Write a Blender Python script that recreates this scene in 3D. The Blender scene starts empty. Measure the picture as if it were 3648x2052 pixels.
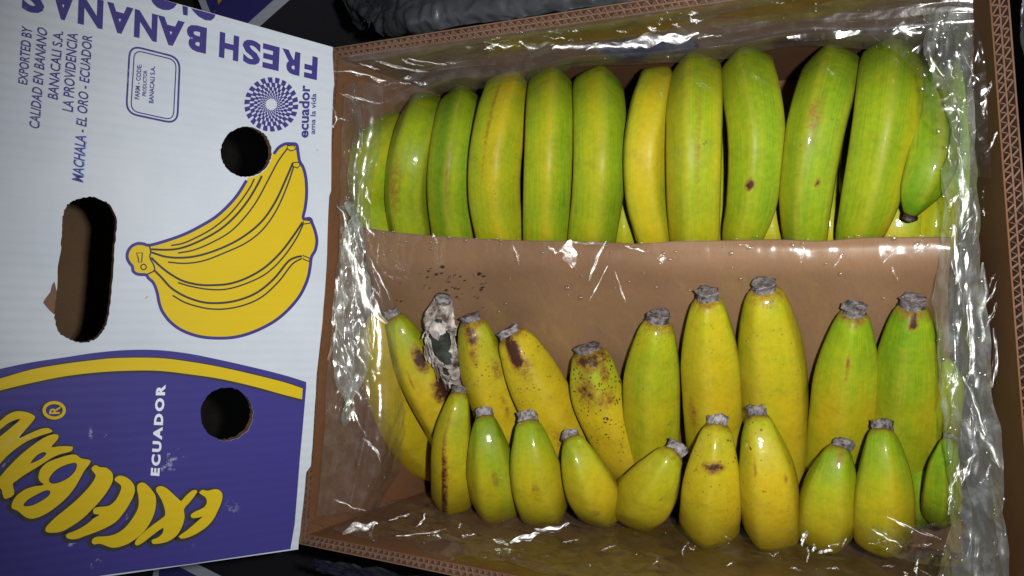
import bpy, bmesh, math, random
from mathutils import Vector, Matrix, noise
from mathutils.geometry import tessellate_polygon
random.seed(7)
R = math.radians
scene = bpy.context.scene
COL = scene.collection

# ------------------------------------------------------------------ camera, world, flash, exposure
TILT = R(28.5)
CAM = Vector((0.234, 0.0, 0.791))
FPX = 3036.0                                  # focal length in photo pixels (3648 wide)
FWD = Vector((-math.sin(TILT), 0, -math.cos(TILT)))
RGT = Vector((math.cos(TILT), 0, -math.sin(TILT)))
UPV = Vector((0, 1, 0))
cd = bpy.data.cameras.new('camera'); cam = bpy.data.objects.new('camera', cd); COL.objects.link(cam)
cd.sensor_width = 36.0; cd.lens = 36.0 * FPX / 3648.0; cd.clip_start = 0.02; cd.clip_end = 100
cam.matrix_world = Matrix((( RGT.x, 0, -FWD.x, CAM.x), (RGT.y, 1, -FWD.y, CAM.y), (RGT.z, 0, -FWD.z, CAM.z), (0, 0, 0, 1)))
scene.camera = cam

w = bpy.data.worlds.new('World'); scene.world = w; w.use_nodes = True
w.node_tree.nodes['Background'].inputs[0].default_value = (0.75, 0.85, 1.0, 1)
w.node_tree.nodes['Background'].inputs[1].default_value = 0.055

FLASH_POS = CAM + RGT * 0.045 + UPV * 0.012
fl = bpy.data.lights.new('camera_flash', 'SPOT'); flo = bpy.data.objects.new('camera_flash', fl); COL.objects.link(flo)
fl.energy = 25.0; fl.color = (1.0, 0.975, 0.94); fl.shadow_soft_size = 0.007
fl.spot_size = R(92); fl.spot_blend = 1.0
flo.location = FLASH_POS
aim = CAM + FWD * 0.66 + RGT * 0.05
flo.rotation_euler = (aim - FLASH_POS).to_track_quat('-Z', 'Y').to_euler()

scene.view_settings.view_transform = 'Standard'
scene.view_settings.look = 'None'
scene.view_settings.exposure = 0.0
scene.view_settings.gamma = 1.0

# ------------------------------------------------------------------ pixel helpers (photo pixels -> points in the place)
S = 3648.0 / 2576.0
def ray(px, py):
    return FWD + RGT * ((px - 1824.0) / FPX) - UPV * ((py - 1026.0) / FPX)
def at(px, py, z):
    d = ray(px, py); t = (z - CAM.z) / d.z
    return CAM + d * t
def atd(x, y, z):                                 # in the 2576-wide display
    return at(x * S, y * S, z)
def depth(p): return (p - CAM).dot(FWD)

# ------------------------------------------------------------------ tagging / object helpers
def tag(o, label=None, cat=None, group=None, kind=None):
    if label: o['label'] = label
    if cat: o['category'] = cat
    if group: o['group'] = group
    if kind: o['kind'] = kind
    return o
def empty(name, loc=(0, 0, 0)):
    o = bpy.data.objects.new(name, None); COL.objects.link(o); o.location = loc; o.empty_display_size = 0.02
    return o
def link(name, verts, faces, mats, parent=None, smooth=False, fmat=None):
    me = bpy.data.meshes.new(name); me.from_pydata([tuple(v) for v in verts], [], faces)
    if not isinstance(mats, (list, tuple)): mats = [mats]
    for m in mats: me.materials.append(m)
    if fmat: me.polygons.foreach_set('material_index', fmat)
    if smooth: me.polygons.foreach_set('use_smooth', [True] * len(me.polygons))
    me.update()
    o = bpy.data.objects.new(name, me); COL.objects.link(o)
    if parent: o.parent = parent
    return o
class MB:
    def __init__(s): s.v = []; s.f = []; s.m = []
    def add(s, vs, fs, m=0):
        b = len(s.v); s.v += [Vector(v) for v in vs]; s.f += [tuple(i + b for i in f) for f in fs]; s.m += [m] * len(fs)
    def hexa(s, a, b, c, d, a2, b2, c2, d2, m=0):
        s.add([a, b, c, d, a2, b2, c2, d2], [(3, 2, 1, 0), (4, 5, 6, 7), (0, 1, 5, 4), (1, 2, 6, 5), (2, 3, 7, 6), (3, 0, 4, 7)], m)
    def box(s, x0, y0, z0, x1, y1, z1, m=0):
        s.hexa((x0, y0, z0), (x1, y0, z0), (x1, y1, z0), (x0, y1, z0), (x0, y0, z1), (x1, y0, z1), (x1, y1, z1), (x0, y1, z1), m)
    def build(s, name, mats, parent=None, smooth=False):
        return link(name, s.v, s.f, mats, parent, smooth, s.m)

# ------------------------------------------------------------------ materials
def new_mat(name):
    m = bpy.data.materials.new(name); m.use_nodes = True
    nt = m.node_tree; bs = nt.nodes['Principled BSDF']
    return m, nt, bs
def N(nt, t, **kw):
    n = nt.nodes.new(t)
    for k, v in kw.items(): setattr(n, k, v)
    return n
def ramp(nt, src, stops):
    r = N(nt, 'ShaderNodeValToRGB'); el = r.color_ramp.elements
    while len(el) < len(stops): el.new(0.5)
    for e, (p, c) in zip(el, stops): e.position = p; e.color = (*c, 1) if len(c) == 3 else c
    nt.links.new(src, r.inputs[0]); return r.outputs[0]
def mixc(nt, fac, a, b, mode='MIX'):
    n = N(nt, 'ShaderNodeMix', data_type='RGBA', blend_type=mode)
    for i, x in ((0, fac), (6, a), (7, b)):
        if hasattr(x, 'is_linked') or hasattr(x, 'links'): nt.links.new(x, n.inputs[i])
        elif isinstance(x, (int, float)): n.inputs[i].default_value = x
        else: n.inputs[i].default_value = (*x, 1)
    return n.outputs[2]
def math_(nt, op, a, b=0.0, clamp=False):
    n = N(nt, 'ShaderNodeMath', operation=op, use_clamp=clamp)
    for i, x in ((0, a), (1, b)):
        if hasattr(x, 'links'): nt.links.new(x, n.inputs[i])
        else: n.inputs[i].default_value = x
    return n.outputs[0]
def noise_tex(nt, vec, scale, detail=4, rough=0.55):
    n = N(nt, 'ShaderNodeTexNoise'); n.inputs['Scale'].default_value = scale; n.inputs['Detail'].default_value = detail; n.inputs['Roughness'].default_value = rough
    if vec is not None: nt.links.new(vec, n.inputs['Vector'])
    return n.outputs['Fac']
def mapping(nt, vec, scale):
    n = N(nt, 'ShaderNodeMapping'); n.inputs['Scale'].default_value = scale; nt.links.new(vec, n.inputs['Vector']); return n.outputs[0]
def bump(nt, bs, h, strength, dist=0.001):
    b = N(nt, 'ShaderNodeBump'); b.inputs['Strength'].default_value = strength; b.inputs['Distance'].default_value = dist
    nt.links.new(h, b.inputs['Height']); nt.links.new(b.outputs[0], bs.inputs['Normal'])

def kraft(name, col, rough=0.75, flute=None, spec=0.3, stain=0.5):
    m, nt, bs = new_mat(name); tc = N(nt, 'ShaderNodeTexCoord').outputs['Object']
    n1 = noise_tex(nt, tc, 12, 5); n2 = noise_tex(nt, mapping(nt, tc, (400, 60, 60)), 3, 3)
    c = mixc(nt, ramp(nt, n1, [(0.35, (0, 0, 0)), (0.7, (1, 1, 1))]), tuple(x * (1 - 0.3 * stain) for x in col), tuple(x * 1.12 for x in col))
    c = mixc(nt, 0.18, c, ramp(nt, n2, [(0.3, tuple(x * .6 for x in col)), (0.7, tuple(min(1, x * 1.4) for x in col))]))
    nt.links.new(c, bs.inputs['Base Color']); bs.inputs['Roughness'].default_value = rough
    bs.inputs['Specular IOR Level'].default_value = spec
    if flute:
        wv = N(nt, 'ShaderNodeTexWave', wave_type='BANDS', bands_direction=flute); wv.inputs['Scale'].default_value = 55; wv.inputs['Distortion'].default_value = 0.4
        nt.links.new(tc, wv.inputs['Vector']); bump(nt, bs, wv.outputs['Fac'], 0.25, 0.0006)
    else: bump(nt, bs, n1, 0.15, 0.002)
    return m
M_KRAFT = kraft('kraft_board', (0.20, 0.105, 0.056))
M_KRAFT_IN = kraft('kraft_inner_wall', (0.15, 0.068, 0.031), flute=None)
M_KRAFT_EDGE = kraft('kraft_raw_edge', (0.175, 0.102, 0.07), 0.9, spec=0.1)
M_PAPER = kraft('kraft_paper', (0.252, 0.145, 0.078), 0.44, stain=0.8, spec=0.5)
M_LIDIN = kraft('lid_inner_kraft', (0.22, 0.135, 0.075), 0.85, flute='Y')

def white_board():
    m, nt, bs = new_mat('white_coated_board'); tc = N(nt, 'ShaderNodeTexCoord').outputs['Object']
    n1 = noise_tex(nt, tc, 9, 6, 0.6); n2 = noise_tex(nt, mapping(nt, tc, (8, 190, 1)), 2, 4)
    c = mixc(nt, ramp(nt, n1, [(0.35, (0, 0, 0)), (0.72, (1, 1, 1))]), (0.475, 0.53, 0.61), (0.57, 0.62, 0.695))
    c = mixc(nt, ramp(nt, n2, [(0.3, (0.12,) * 3), (0.6, (0, 0, 0))]), c, (0.5, 0.55, 0.64))
    sc = noise_tex(nt, tc, 34, 3); sm = noise_tex(nt, tc, 5.5, 2)
    smf = math_(nt, 'MULTIPLY', ramp(nt, sc, [(0.63, (0, 0, 0)), (0.72, (1, 1, 1))]), ramp(nt, sm, [(0.5, (0, 0, 0)), (0.62, (0.35,) * 3)]))
    c = mixc(nt, smf, c, (0.36, 0.42, 0.62))
    rs = noise_tex(nt, tc, 95, 2); c = mixc(nt, ramp(nt, rs, [(0.755, (0, 0, 0)), (0.79, (0.6,) * 3)]), c, (0.36, 0.16, 0.10))
    nt.links.new(c, bs.inputs['Base Color']); bs.inputs['Roughness'].default_value = 0.55; bs.inputs['Specular IOR Level'].default_value = 0.25
    wv = N(nt, 'ShaderNodeTexWave', wave_type='BANDS', bands_direction='Y'); wv.inputs['Scale'].default_value = 42; wv.inputs['Distortion'].default_value = 0.6
    nt.links.new(tc, wv.inputs['Vector']); h = math_(nt, 'ADD', math_(nt, 'MULTIPLY', wv.outputs['Fac'], 0.5), math_(nt, 'MULTIPLY', n1, 1.6))
    bump(nt, bs, h, 0.4, 0.0010)
    return m
M_WHITE = white_board()
def ink(name, col, var=0.12, wear=0.0, rough=0.5):
    m, nt, bs = new_mat(name); tc = N(nt, 'ShaderNodeTexCoord').outputs['Object']
    n1 = noise_tex(nt, mapping(nt, tc, (10, 120, 1)), 2, 4); n2 = noise_tex(nt, tc, 10, 5)
    c = mixc(nt, n1, tuple(x * (1 - var) for x in col), tuple(x * (1 + var) for x in col))
    c = mixc(nt, n2, c, tuple(min(1, x * 1.15) for x in col))
    if wear:
        n3 = noise_tex(nt, tc, 40, 5, 0.7); n4 = noise_tex(nt, tc, 7, 2)
        f = math_(nt, 'MULTIPLY', ramp(nt, n3, [(0.62, (0, 0, 0)), (0.68, (1, 1, 1))]), ramp(nt, n4, [(0.52, (0, 0, 0)), (0.64, (wear,) * 3)]))
        c = mixc(nt, f, c, (0.5, 0.53, 0.62))
    nt.links.new(c, bs.inputs['Base Color']); bs.inputs['Roughness'].default_value = rough; bs.inputs['Specular IOR Level'].default_value = 0.25
    wv = N(nt, 'ShaderNodeTexWave', wave_type='BANDS', bands_direction='Y'); wv.inputs['Scale'].default_value = 42; wv.inputs['Distortion'].default_value = 0.6
    nt.links.new(tc, wv.inputs['Vector']); bump(nt, bs, math_(nt, 'ADD', math_(nt, 'MULTIPLY', wv.outputs['Fac'], 0.4), n2), 0.2, 0.0008)
    return m
M_NAVY = ink('navy_ink', (0.040, 0.035, 0.195), wear=0.8)
M_NAVYTXT = ink('navy_text_ink', (0.042, 0.034, 0.185), wear=0.4)
M_DEEPNAVY = ink('deep_navy_ink', (0.022, 0.018, 0.10))
M_DARK = ink('dark_ink_and_gap_shade', (0.035, 0.034, 0.045))
M_YELLOW = ink('yellow_ink', (0.54, 0.395, 0.010), 0.06, wear=0.15)
M_PALE = ink('white_letter_ink', (0.66, 0.70, 0.78), 0.03)
M_SMEAR = ink('smeared_blue_ink', (0.30, 0.42, 0.68), 0.2)

def banana_mat():
    m, nt, bs = new_mat('banana_peel')
    uv = N(nt, 'ShaderNodeUVMap', uv_map='peel').outputs[0]; tc = N(nt, 'ShaderNodeTexCoord').outputs['Object']
    A = lambda n: N(nt, 'ShaderNodeAttribute', attribute_name=n).outputs['Fac']
    g = A('green'); sp = A('speck'); mk = A('mark'); wm = A('warm'); rg = A('ridge')
    st = noise_tex(nt, mapping(nt, uv, (9, 1.2, 1)), 3.0, 4); cl = noise_tex(nt, tc, 30, 4)
    gg = math_(nt, 'ADD', g, math_(nt, 'MULTIPLY', math_(nt, 'SUBTRACT', st, 0.5), 0.75))
    gg = math_(nt, 'ADD', gg, math_(nt, 'MULTIPLY', math_(nt, 'SUBTRACT', cl, 0.5), 0.65), True)
    c = ramp(nt, gg, [(0.0, (0.450, 0.322, 0.008)), (0.3, (0.365, 0.325, 0.007)), (0.62, (0.200, 0.300, 0.006)), (1.0, (0.070, 0.210, 0.005))])
    c = mixc(nt, math_(nt, 'MULTIPLY', math_(nt, 'MULTIPLY', wm, 0.7), ramp(nt, cl, [(0.4, (0.25,) * 3), (0.65, (1, 1, 1))])), c, (0.44, 0.265, 0.016))
    c = mixc(nt, math_(nt, 'MULTIPLY', rg, 0.35), c, (0.34, 0.27, 0.022))
    fine = noise_tex(nt, tc, 260, 3); c = mixc(nt, 0.13, c, ramp(nt, fine, [(0.3, (0.14, 0.13, 0.01)), (0.7, (0.55, 0.46, 0.03))]))
    mot = noise_tex(nt, tc, 55, 5, 0.65); c = mixc(nt, 1.0, c, ramp(nt, mot, [(0.30, (0.84, 0.83, 0.76)), (0.48, (0.99, 0.99, 0.99)), (0.72, (1.06, 1.05, 1.06))]), 'MULTIPLY')
    # brown specks and scratches
    vo = N(nt, 'ShaderNodeTexVoronoi', feature='F1'); vo.inputs['Scale'].default_value = 330; nt.links.new(tc, vo.inputs['Vector'])
    rnd = math_(nt, 'MULTIPLY', math_(nt, 'ADD', math_(nt, 'SUBTRACT', noise_tex(nt, tc, 120, 2), 0.56), math_(nt, 'MULTIPLY', sp, 0.09)), 9.0, True)
    szn = noise_tex(nt, tc, 150, 2)
    dd = math_(nt, 'ADD', vo.outputs['Distance'], math_(nt, 'MULTIPLY', szn, 0.5))
    dot = math_(nt, 'MULTIPLY', ramp(nt, dd, [(0.40, (1, 1, 1)), (0.56, (0, 0, 0))]), rnd)
    c = mixc(nt, math_(nt, 'MULTIPLY', dot, sp, True), c, (0.075, 0.03, 0.010))
    sc = noise_tex(nt, mapping(nt, tc, (1, 1, 1)), 190, 5, 0.75); lone = noise_tex(nt, tc, 42, 2)
    f2 = math_(nt, 'MULTIPLY', ramp(nt, sc, [(0.66, (0, 0, 0)), (0.70, (1, 1, 1))]), ramp(nt, lone, [(0.565, (0, 0, 0)), (0.64, (0.85,) * 3)]))
    c = mixc(nt, f2, c, (0.09, 0.045, 0.015))
    mn = math_(nt, 'MULTIPLY', mk, math_(nt, 'MULTIPLY', math_(nt, 'SUBTRACT', noise_tex(nt, tc, 170, 6, 0.8), 0.20), 2.5))
    c = mixc(nt, ramp(nt, mn, [(0.16, (0, 0, 0)), (0.42, (0.8,) * 3)]), c, (0.20, 0.085, 0.014))
    c = mixc(nt, ramp(nt, mn, [(0.42, (0, 0, 0)), (0.66, (1, 1, 1))]), c, (0.045, 0.016, 0.008))
    nt.links.new(c, bs.inputs['Base Color'])
    nt.links.new(ramp(nt, cl, [(0.3, (0.42,) * 3), (0.7, (0.6,) * 3)]), bs.inputs['Roughness'])
    bs.inputs['Specular IOR Level'].default_value = 0.22
    wet = noise_tex(nt, tc, 34, 3, 0.6)
    nt.links.new(ramp(nt, wet, [(0.50, (0, 0, 0)), (0.60, (0.75,) * 3)]), bs.inputs['Coat Weight'])
    bs.inputs['Coat Roughness'].default_value = 0.10
    hgt = math_(nt, 'ADD', noise_tex(nt, tc, 75, 5), math_(nt, 'MULTIPLY', fine, 0.25))
    bump(nt, bs, hgt, 0.2, 0.0009)
    cb = N(nt, 'ShaderNodeBump'); cb.inputs['Strength'].default_value = 0.3; cb.inputs['Distance'].default_value = 0.0008
    nt.links.new(noise_tex(nt, tc, 170, 3, 0.6), cb.inputs['Height']); nt.links.new(cb.outputs[0], bs.inputs['Coat Normal'])
    return m
M_BANANA = banana_mat()
def simple(name, col, rough, spec=0.5, nscale=80, var=0.5, bstr=0.4, bdist=0.002, col2=None):
    m, nt, bs = new_mat(name); tc = N(nt, 'ShaderNodeTexCoord').outputs['Object']
    n1 = noise_tex(nt, tc, nscale, 5, 0.65)
    c = mixc(nt, ramp(nt, n1, [(0.35, (0, 0, 0)), (0.65, (1, 1, 1))]), tuple(x * (1 - var) for x in col), col2 or tuple(min(1, x * (1 + var)) for x in col))
    nt.links.new(c, bs.inputs['Base Color']); bs.inputs['Roughness'].default_value = rough; bs.inputs['Specular IOR Level'].default_value = spec
    bump(nt, bs, n1, bstr, bdist); return m
M_TIP = simple('dried_stem_end', (0.065, 0.052, 0.052), 0.7, 0.3, 260, 0.55, 0.8, 0.003, (0.27, 0.24, 0.245))
M_TIPPALE = simple('pale_mouldy_stem_end', (0.15, 0.13, 0.135), 0.7, 0.3, 260, 0.5, 0.8, 0.003, (0.40, 0.37, 0.38))
M_BLACK = simple('blackened_stem_end', (0.03, 0.022, 0.02), 0.45, 0.5, 260, 0.6, 0.7, 0.002)
M_MOULD = simple('papery_mouldy_peel', (0.15, 0.09, 0.06), 0.7, 0.3, 75, 0.6, 0.7, 0.003, (0.70, 0.65, 0.61))
M_ROT = simple('rotten_flesh', (0.022, 0.026, 0.021), 0.18, 0.5, 90, 0.5, 0.3, 0.002, (0.06, 0.07, 0.062))
M_GROUND = simple('dark_ground', (0.030, 0.027, 0.022), 0.85, 0.2, 25, 0.35, 0.3, 0.004)
M_GAPSHADE = simple('gap_shade_board', (0.03, 0.025, 0.02), 0.8, 0.2, 30)
M_DIRT = simple('dark_debris', (0.018, 0.018, 0.012), 0.6, 0.3, 200, 0.4)
def darkplastic():
    m, nt, bs = new_mat('dark_plastic_film'); tc = N(nt, 'ShaderNodeTexCoord').outputs['Object']
    n1 = noise_tex(nt, tc, 28, 5, 0.6)
    nt.links.new(mixc(nt, n1, (0.018, 0.020, 0.023), (0.055, 0.060, 0.068)), bs.inputs['Base Color'])
    bs.inputs['Roughness'].default_value = 0.30; bs.inputs['Specular IOR Level'].default_value = 0.9
    bump(nt, bs, noise_tex(nt, tc, 90, 4), 0.35, 0.002); return m
M_BAG = darkplastic()

def film(name, base, haze, tint, hazecol=(0.8, 0.82, 0.82), rough=0.28, patch=0.25, bmp=0.22):
    m = bpy.data.materials.new(name); m.use_nodes = True; nt = m.node_tree; nt.nodes.clear()
    out = N(nt, 'ShaderNodeOutputMaterial'); tc = N(nt, 'ShaderNodeTexCoord').outputs['Object']
    tr = N(nt, 'ShaderNodeBsdfTransparent'); tr.inputs[0].default_value = (*tint, 1)
    gl = N(nt, 'ShaderNodeBsdfAnisotropic'); gl.inputs['Color'].default_value = (1, 1, 1, 1); gl.inputs['Roughness'].default_value = rough
    n1 = noise_tex(nt, tc, 55, 5, 0.65); b = N(nt, 'ShaderNodeBump'); b.inputs['Strength'].default_value = bmp; b.inputs['Distance'].default_value = 0.0012
    nt.links.new(noise_tex(nt, tc, 90, 3, 0.55), b.inputs['Height']); nt.links.new(b.outputs[0], gl.inputs['Normal'])
    df = N(nt, 'ShaderNodeBsdfDiffuse'); df.inputs[0].default_value = (*hazecol, 1)
    m1 = N(nt, 'ShaderNodeMixShader'); m2 = N(nt, 'ShaderNodeMixShader')
    lf = N(nt, 'ShaderNodeLayerWeight'); lf.inputs['Blend'].default_value = 0.35
    hz = math_(nt, 'ADD', math_(nt, 'MULTIPLY', ramp(nt, n1, [(0.48, (0, 0, 0)), (0.68, (1, 1, 1))]), patch), haze)
    hz = math_(nt, 'ADD', hz, math_(nt, 'MULTIPLY', math_(nt, 'POWER', lf.outputs['Facing'], 3.0), 0.03), True)
    nt.links.new(hz, m1.inputs[0]); nt.links.new(tr.outputs[0], m1.inputs[1]); nt.links.new(df.outputs[0], m1.inputs[2])
    lf.inputs['Blend'].default_value = 0.5
    fr = math_(nt, 'ADD', math_(nt, 'MULTIPLY', math_(nt, 'POWER', lf.outputs['Facing'], 4.0), 0.35), base, True)
    nt.links.new(fr, m2.inputs[0]); nt.links.new(m1.outputs[0], m2.inputs[1]); nt.links.new(gl.outputs[0], m2.inputs[2])
    nt.links.new(m2.outputs[0], out.inputs[0]); return m
F_CLEAR = film('clear_film', 0.07, 0.003, (0.97, 0.97, 0.97), patch=0.02, rough=0.20)
F_SEMI = film('semi_clear_film', 0.095, 0.022, (0.96, 0.97, 0.97), patch=0.04, rough=0.21, bmp=0.3)
F_YELLOW = film('yellowish_film', 0.04, 0.02, (0.90, 0.88, 0.55), (0.55, 0.5, 0.15), patch=0.03, rough=0.25)
F_MILKY = film('milky_film', 0.12, 0.085, (0.93, 0.96, 0.93), (0.72, 0.78, 0.76), 0.24, patch=0.16, bmp=0.4)
F_GLINT = film('glint_film', 0.032, 0.002, (0.98, 0.98, 0.98), patch=0.0, rough=0.27, bmp=0.3)
F_TIGHT = film('tight_film', 0.06, 0.0, (0.98, 0.98, 0.98), rough=0.22, patch=0.0, bmp=0.15)
def water():
    m = bpy.data.materials.new('water_drop'); m.use_nodes = True; nt = m.node_tree; nt.nodes.clear()
    out = N(nt, 'ShaderNodeOutputMaterial'); tr = N(nt, 'ShaderNodeBsdfTransparent'); tr.inputs[0].default_value = (0.93, 0.93, 0.93, 1)
    gl = N(nt, 'ShaderNodeBsdfAnisotropic'); gl.inputs['Roughness'].default_value = 0.24; gl.inputs['Color'].default_value = (1, 1, 1, 1)
    lw = N(nt, 'ShaderNodeLayerWeight'); lw.inputs['Blend'].default_value = 0.5; mx = N(nt, 'ShaderNodeMixShader')
    nt.links.new(math_(nt, 'ADD', math_(nt, 'MULTIPLY', math_(nt, 'POWER', lw.outputs['Facing'], 4.0), 0.4), 0.07), mx.inputs[0]); nt.links.new(tr.outputs[0], mx.inputs[1]); nt.links.new(gl.outputs[0], mx.inputs[2])
    nt.links.new(mx.outputs[0], out.inputs[0]); return m
M_WATER = water()

# ------------------------------------------------------------------ the setting
GZ = -0.22
gr = link('ground', [(-6, -6, GZ), (6, -6, GZ), (6, 6, GZ), (-6, 6, GZ)], [(0, 1, 2, 3)], M_GROUND); tag(gr, kind='structure')

# ------------------------------------------------------------------ open kraft box
H = 0.24
OC = [at(1178, 172, H), at(1066, 1937, H), at(3790, 2500, H), at(3580, -200, H)]       # outer rim corners: far left, near left, near right, far right
OC = [Vector((p.x, p.y)) for p in OC]
cen = sum(OC, Vector((0, 0))) / 4
def inset(poly, d):
    out = []; n = len(poly)
    for i in range(n):
        p0, p1, p2 = poly[i - 1], poly[i], poly[(i + 1) % n]
        e1 = (p1 - p0).normalized(); e2 = (p2 - p1).normalized()
        n1 = Vector((-e1.y, e1.x)); n2 = Vector((-e2.y, e2.x))
        k = 1 + n1.dot(n2); out.append(p1 + (n1 + n2) * (d / k))
    return out
def ring_poly(d): return inset(OC, d)
TH = 0.0095
box = empty('open_carton', (cen.x, cen.y, 0)); tag(box, 'open brown corrugated carton lined with plastic and filled with bananas', 'box')
BOXI = Matrix.Translation((-cen.x, -cen.y, 0))
def v3(p, z): return BOXI @ Vector((p.x - (0.042 * (1 - z / H) if p.x > 0.15 else 0), p.y, z))   # the right wall leans in towards its foot
WN = ['wall'] * 4
IN = ring_poly(TH)
def liner(d0, d1, z0, z1, i, mb, m=0):
    a, b = ring_poly(d0), ring_poly(d1); j = (i + 1) % 4
    mb.hexa(v3(a[i], z0), v3(a[j], z0), v3(b[j], z0), v3(b[i], z0), v3(a[i], z1), v3(a[j], z1), v3(b[j], z1), v3(b[i], z1), m)
for i in range(4):
    mb = MB()
    liner(0, 0.0009, 0.0, H + 0.0006, i, mb, 0)
    liner(0.0043, 0.0052, 0.05, H - 0.0004, i, mb, 0)
    liner(TH - 0.0009, TH, 0.0, H, i, mb, 1)
    liner(0.0011, TH - 0.0011, 0.0, H - 0.016, i, mb, 0)
    wl = mb.build('wall', [M_KRAFT_EDGE, M_KRAFT_IN], box)
    mb = MB(); j = (i + 1) % 4
    for (d0, d1, pitch, ph) in ((0.0011, 0.0041, 0.0062, 0.0), (0.0054, TH - 0.0011, 0.0056, 0.4)):
        a, b = ring_poly(d0), ring_poly(d1); L = (a[j] - a[i]).length; n = int(L / pitch * 8)
        prev = None; vs = []; fs = []
        for k in range(n + 1):
            t = k / n; s = 0.5 + 0.5 * math.sin(t * n / 8 * 2 * math.pi + ph + 1.7 * noise.noise((t * 40, i, d0 * 500)))
            pa = a[i].lerp(a[j], t); pb = b[i].lerp(b[j], t); p = pa.lerp(pb, s); e = (a[j] - a[i]).normalized(); q = Vector((-e.y, e.x)) * 0.0003
            zt = H - 0.0004 + 0.0016 * noise.noise((t * 90, i + 5, d0 * 900))
            vs += [v3(p - q - e * 0.0004, zt), v3(p + q + e * 0.0004, zt), v3(p + q + e * 0.0004, H - 0.016), v3(p - q - e * 0.0004, H - 0.016)]
            if k:
                c = 4 * k; pcc = c - 4
                for u in range(3): fs.append((pcc + u, c + u, c + u + 1, pcc + u + 1))
                fs.append((pcc + 3, c + 3, c, pcc))
        mb.add(vs, fs)
    co = mb.build('corrugated_core', M_KRAFT_EDGE, box)
mb = MB(); q = ring_poly(0.002); mb.hexa(*[v3(p, 0.001) for p in q], *[v3(p, 0.008) for p in q]); mb.build('base', M_KRAFT_IN, box)
# printed hand hole area on the far wall, seen through the film
pA, pB = IN[0], IN[3]
eW = (pA - pB).normalized()
def wallpt(t, z, off): 
    p = pA.lerp(pB, t); e = (pB - pA).normalized(); return v3(p + Vector((e.y, -e.x)) * off, z)
def wall_t(px):                                   # fraction along the far wall for a photo column
    best = min(range(401), key=lambda k: abs(((pA.lerp(pB, k / 400).to_3d() + Vector((0, 0, 0.2)) - CAM).dot(RGT) / (pA.lerp(pB, k / 400).to_3d() + Vector((0, 0, 0.2)) - CAM).dot(FWD)) * FPX + 1824 - px))
    return best / 400
t0, t1 = wall_t(1475 * S), wall_t(1715 * S)
vs = []; n = 20
for k in range(n):
    a = 2 * math.pi * k / n; ca, sa = math.cos(a), math.sin(a)
    ca = math.copysign(abs(ca) ** 0.5, ca); sa = math.copysign(abs(sa) ** 0.6, sa)
    vs.append(wallpt((t0 + t1) / 2 + (t1 - t0) / 2 * ca, 0.166 + 0.028 * sa, 0.0015))
link('printed_patch', vs, [tuple(range(n))], M_DEEPNAVY, box)
mb = MB(); random.seed(3)
for k in range(7):
    t = t0 + (t1 - t0) * (0.14 + 0.12 * k); hh = 0.010 + 0.004 * random.random(); ww = (t1 - t0) * 0.035
    mb.add([wallpt(t - ww, 0.178 - hh, 0.0022), wallpt(t + ww, 0.178 - hh, 0.0022), wallpt(t + ww * 1.1, 0.174 + hh * .3, 0.0022), wallpt(t - ww * .8, 0.174 + hh * .3, 0.0022)], [(0, 1, 2, 3)])
mb.build('pale_print', M_NAVY, box)

# carton below, which carries the open one
def carton(root, corners, z0, z1, mat_side, mat_top, inv):
    mb = MB(); V = [inv @ Vector((p.x, p.y, z)) for z in (z0, z1) for p in corners]
    mb.add(V, [(0, 1, 5, 4), (1, 2, 6, 5), (2, 3, 7, 6), (3, 0, 4, 7), (3, 2, 1, 0)], 0); mb.add(V[4:], [(0, 1, 2, 3)], 1)
    return mb.build('body', [mat_side, mat_top], root)
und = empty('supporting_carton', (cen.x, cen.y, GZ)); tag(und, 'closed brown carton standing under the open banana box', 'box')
carton(und, ring_poly(0.006), GZ, -0.001, M_GAPSHADE, M_KRAFT, Matrix.Translation((-cen.x, -cen.y, -GZ)))  # dark side colour stands in for shade in the gap around it
mb = MB(); q = ring_poly(0.004)
for (zA, zB) in ((GZ + 0.10, GZ + 0.106),):
    for i in range(4): j = (i + 1) % 4; mb.hexa(*[Vector((p.x - cen.x, p.y - cen.y, 0.10)) for p in (q[i], q[j], ring_poly(0.007)[j], ring_poly(0.007)[i])], *[Vector((p.x - cen.x, p.y - cen.y, 0.112)) for p in (q[i], q[j], ring_poly(0.007)[j], ring_poly(0.007)[i])])
mb.build('strap', M_BAG, und)

# ------------------------------------------------------------------ printed lid
PA = at(1188, 166, 0.252); PB = at(1062, 1957, 0.252)
dleft = (-(RGT * 3914 - UPV * 263 + FWD * 3036)).normalized()
ey = (PA - PB).normalized(); ez = dleft.cross(ey).normalized()
if ez.dot(CAM - PA) < 0: ez = -ez
ex = ey.cross(ez).normalized()
ML = Matrix(((ex.x, ey.x, ez.x, PB.x), (ex.y, ey.y, ez.y, PB.y), (ex.z, ey.z, ez.z, PB.z), (0, 0, 0, 1))); MLI = ML.inverted()
def lp(px, py):                                     # photo pixel -> lid face coordinates
    d = ray(px, py); t = (PB - CAM).dot(ez) / d.dot(ez); q = MLI @ (CAM + d * t); return Vector((q.x, q.y))
lid = empty('carton_lid'); lid.matrix_world = ML
tag(lid, 'white and navy printed banana carton lid standing on its edge beside the open box', 'box lid')
def smooth_closed(p, k=4):
    out = []; n = len(p)
    for i in range(n):
        a, b, c, d = (Vector(p[(i + o) % n]) for o in (-1, 0, 1, 2))
        for s in range(k):
            t = s / k; out.append(0.5 * ((2 * b) + (c - a) * t + (2 * a - 5 * b + 4 * c - d) * t * t + (3 * b - a - 3 * c + d) * t ** 3))
    return out
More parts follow.
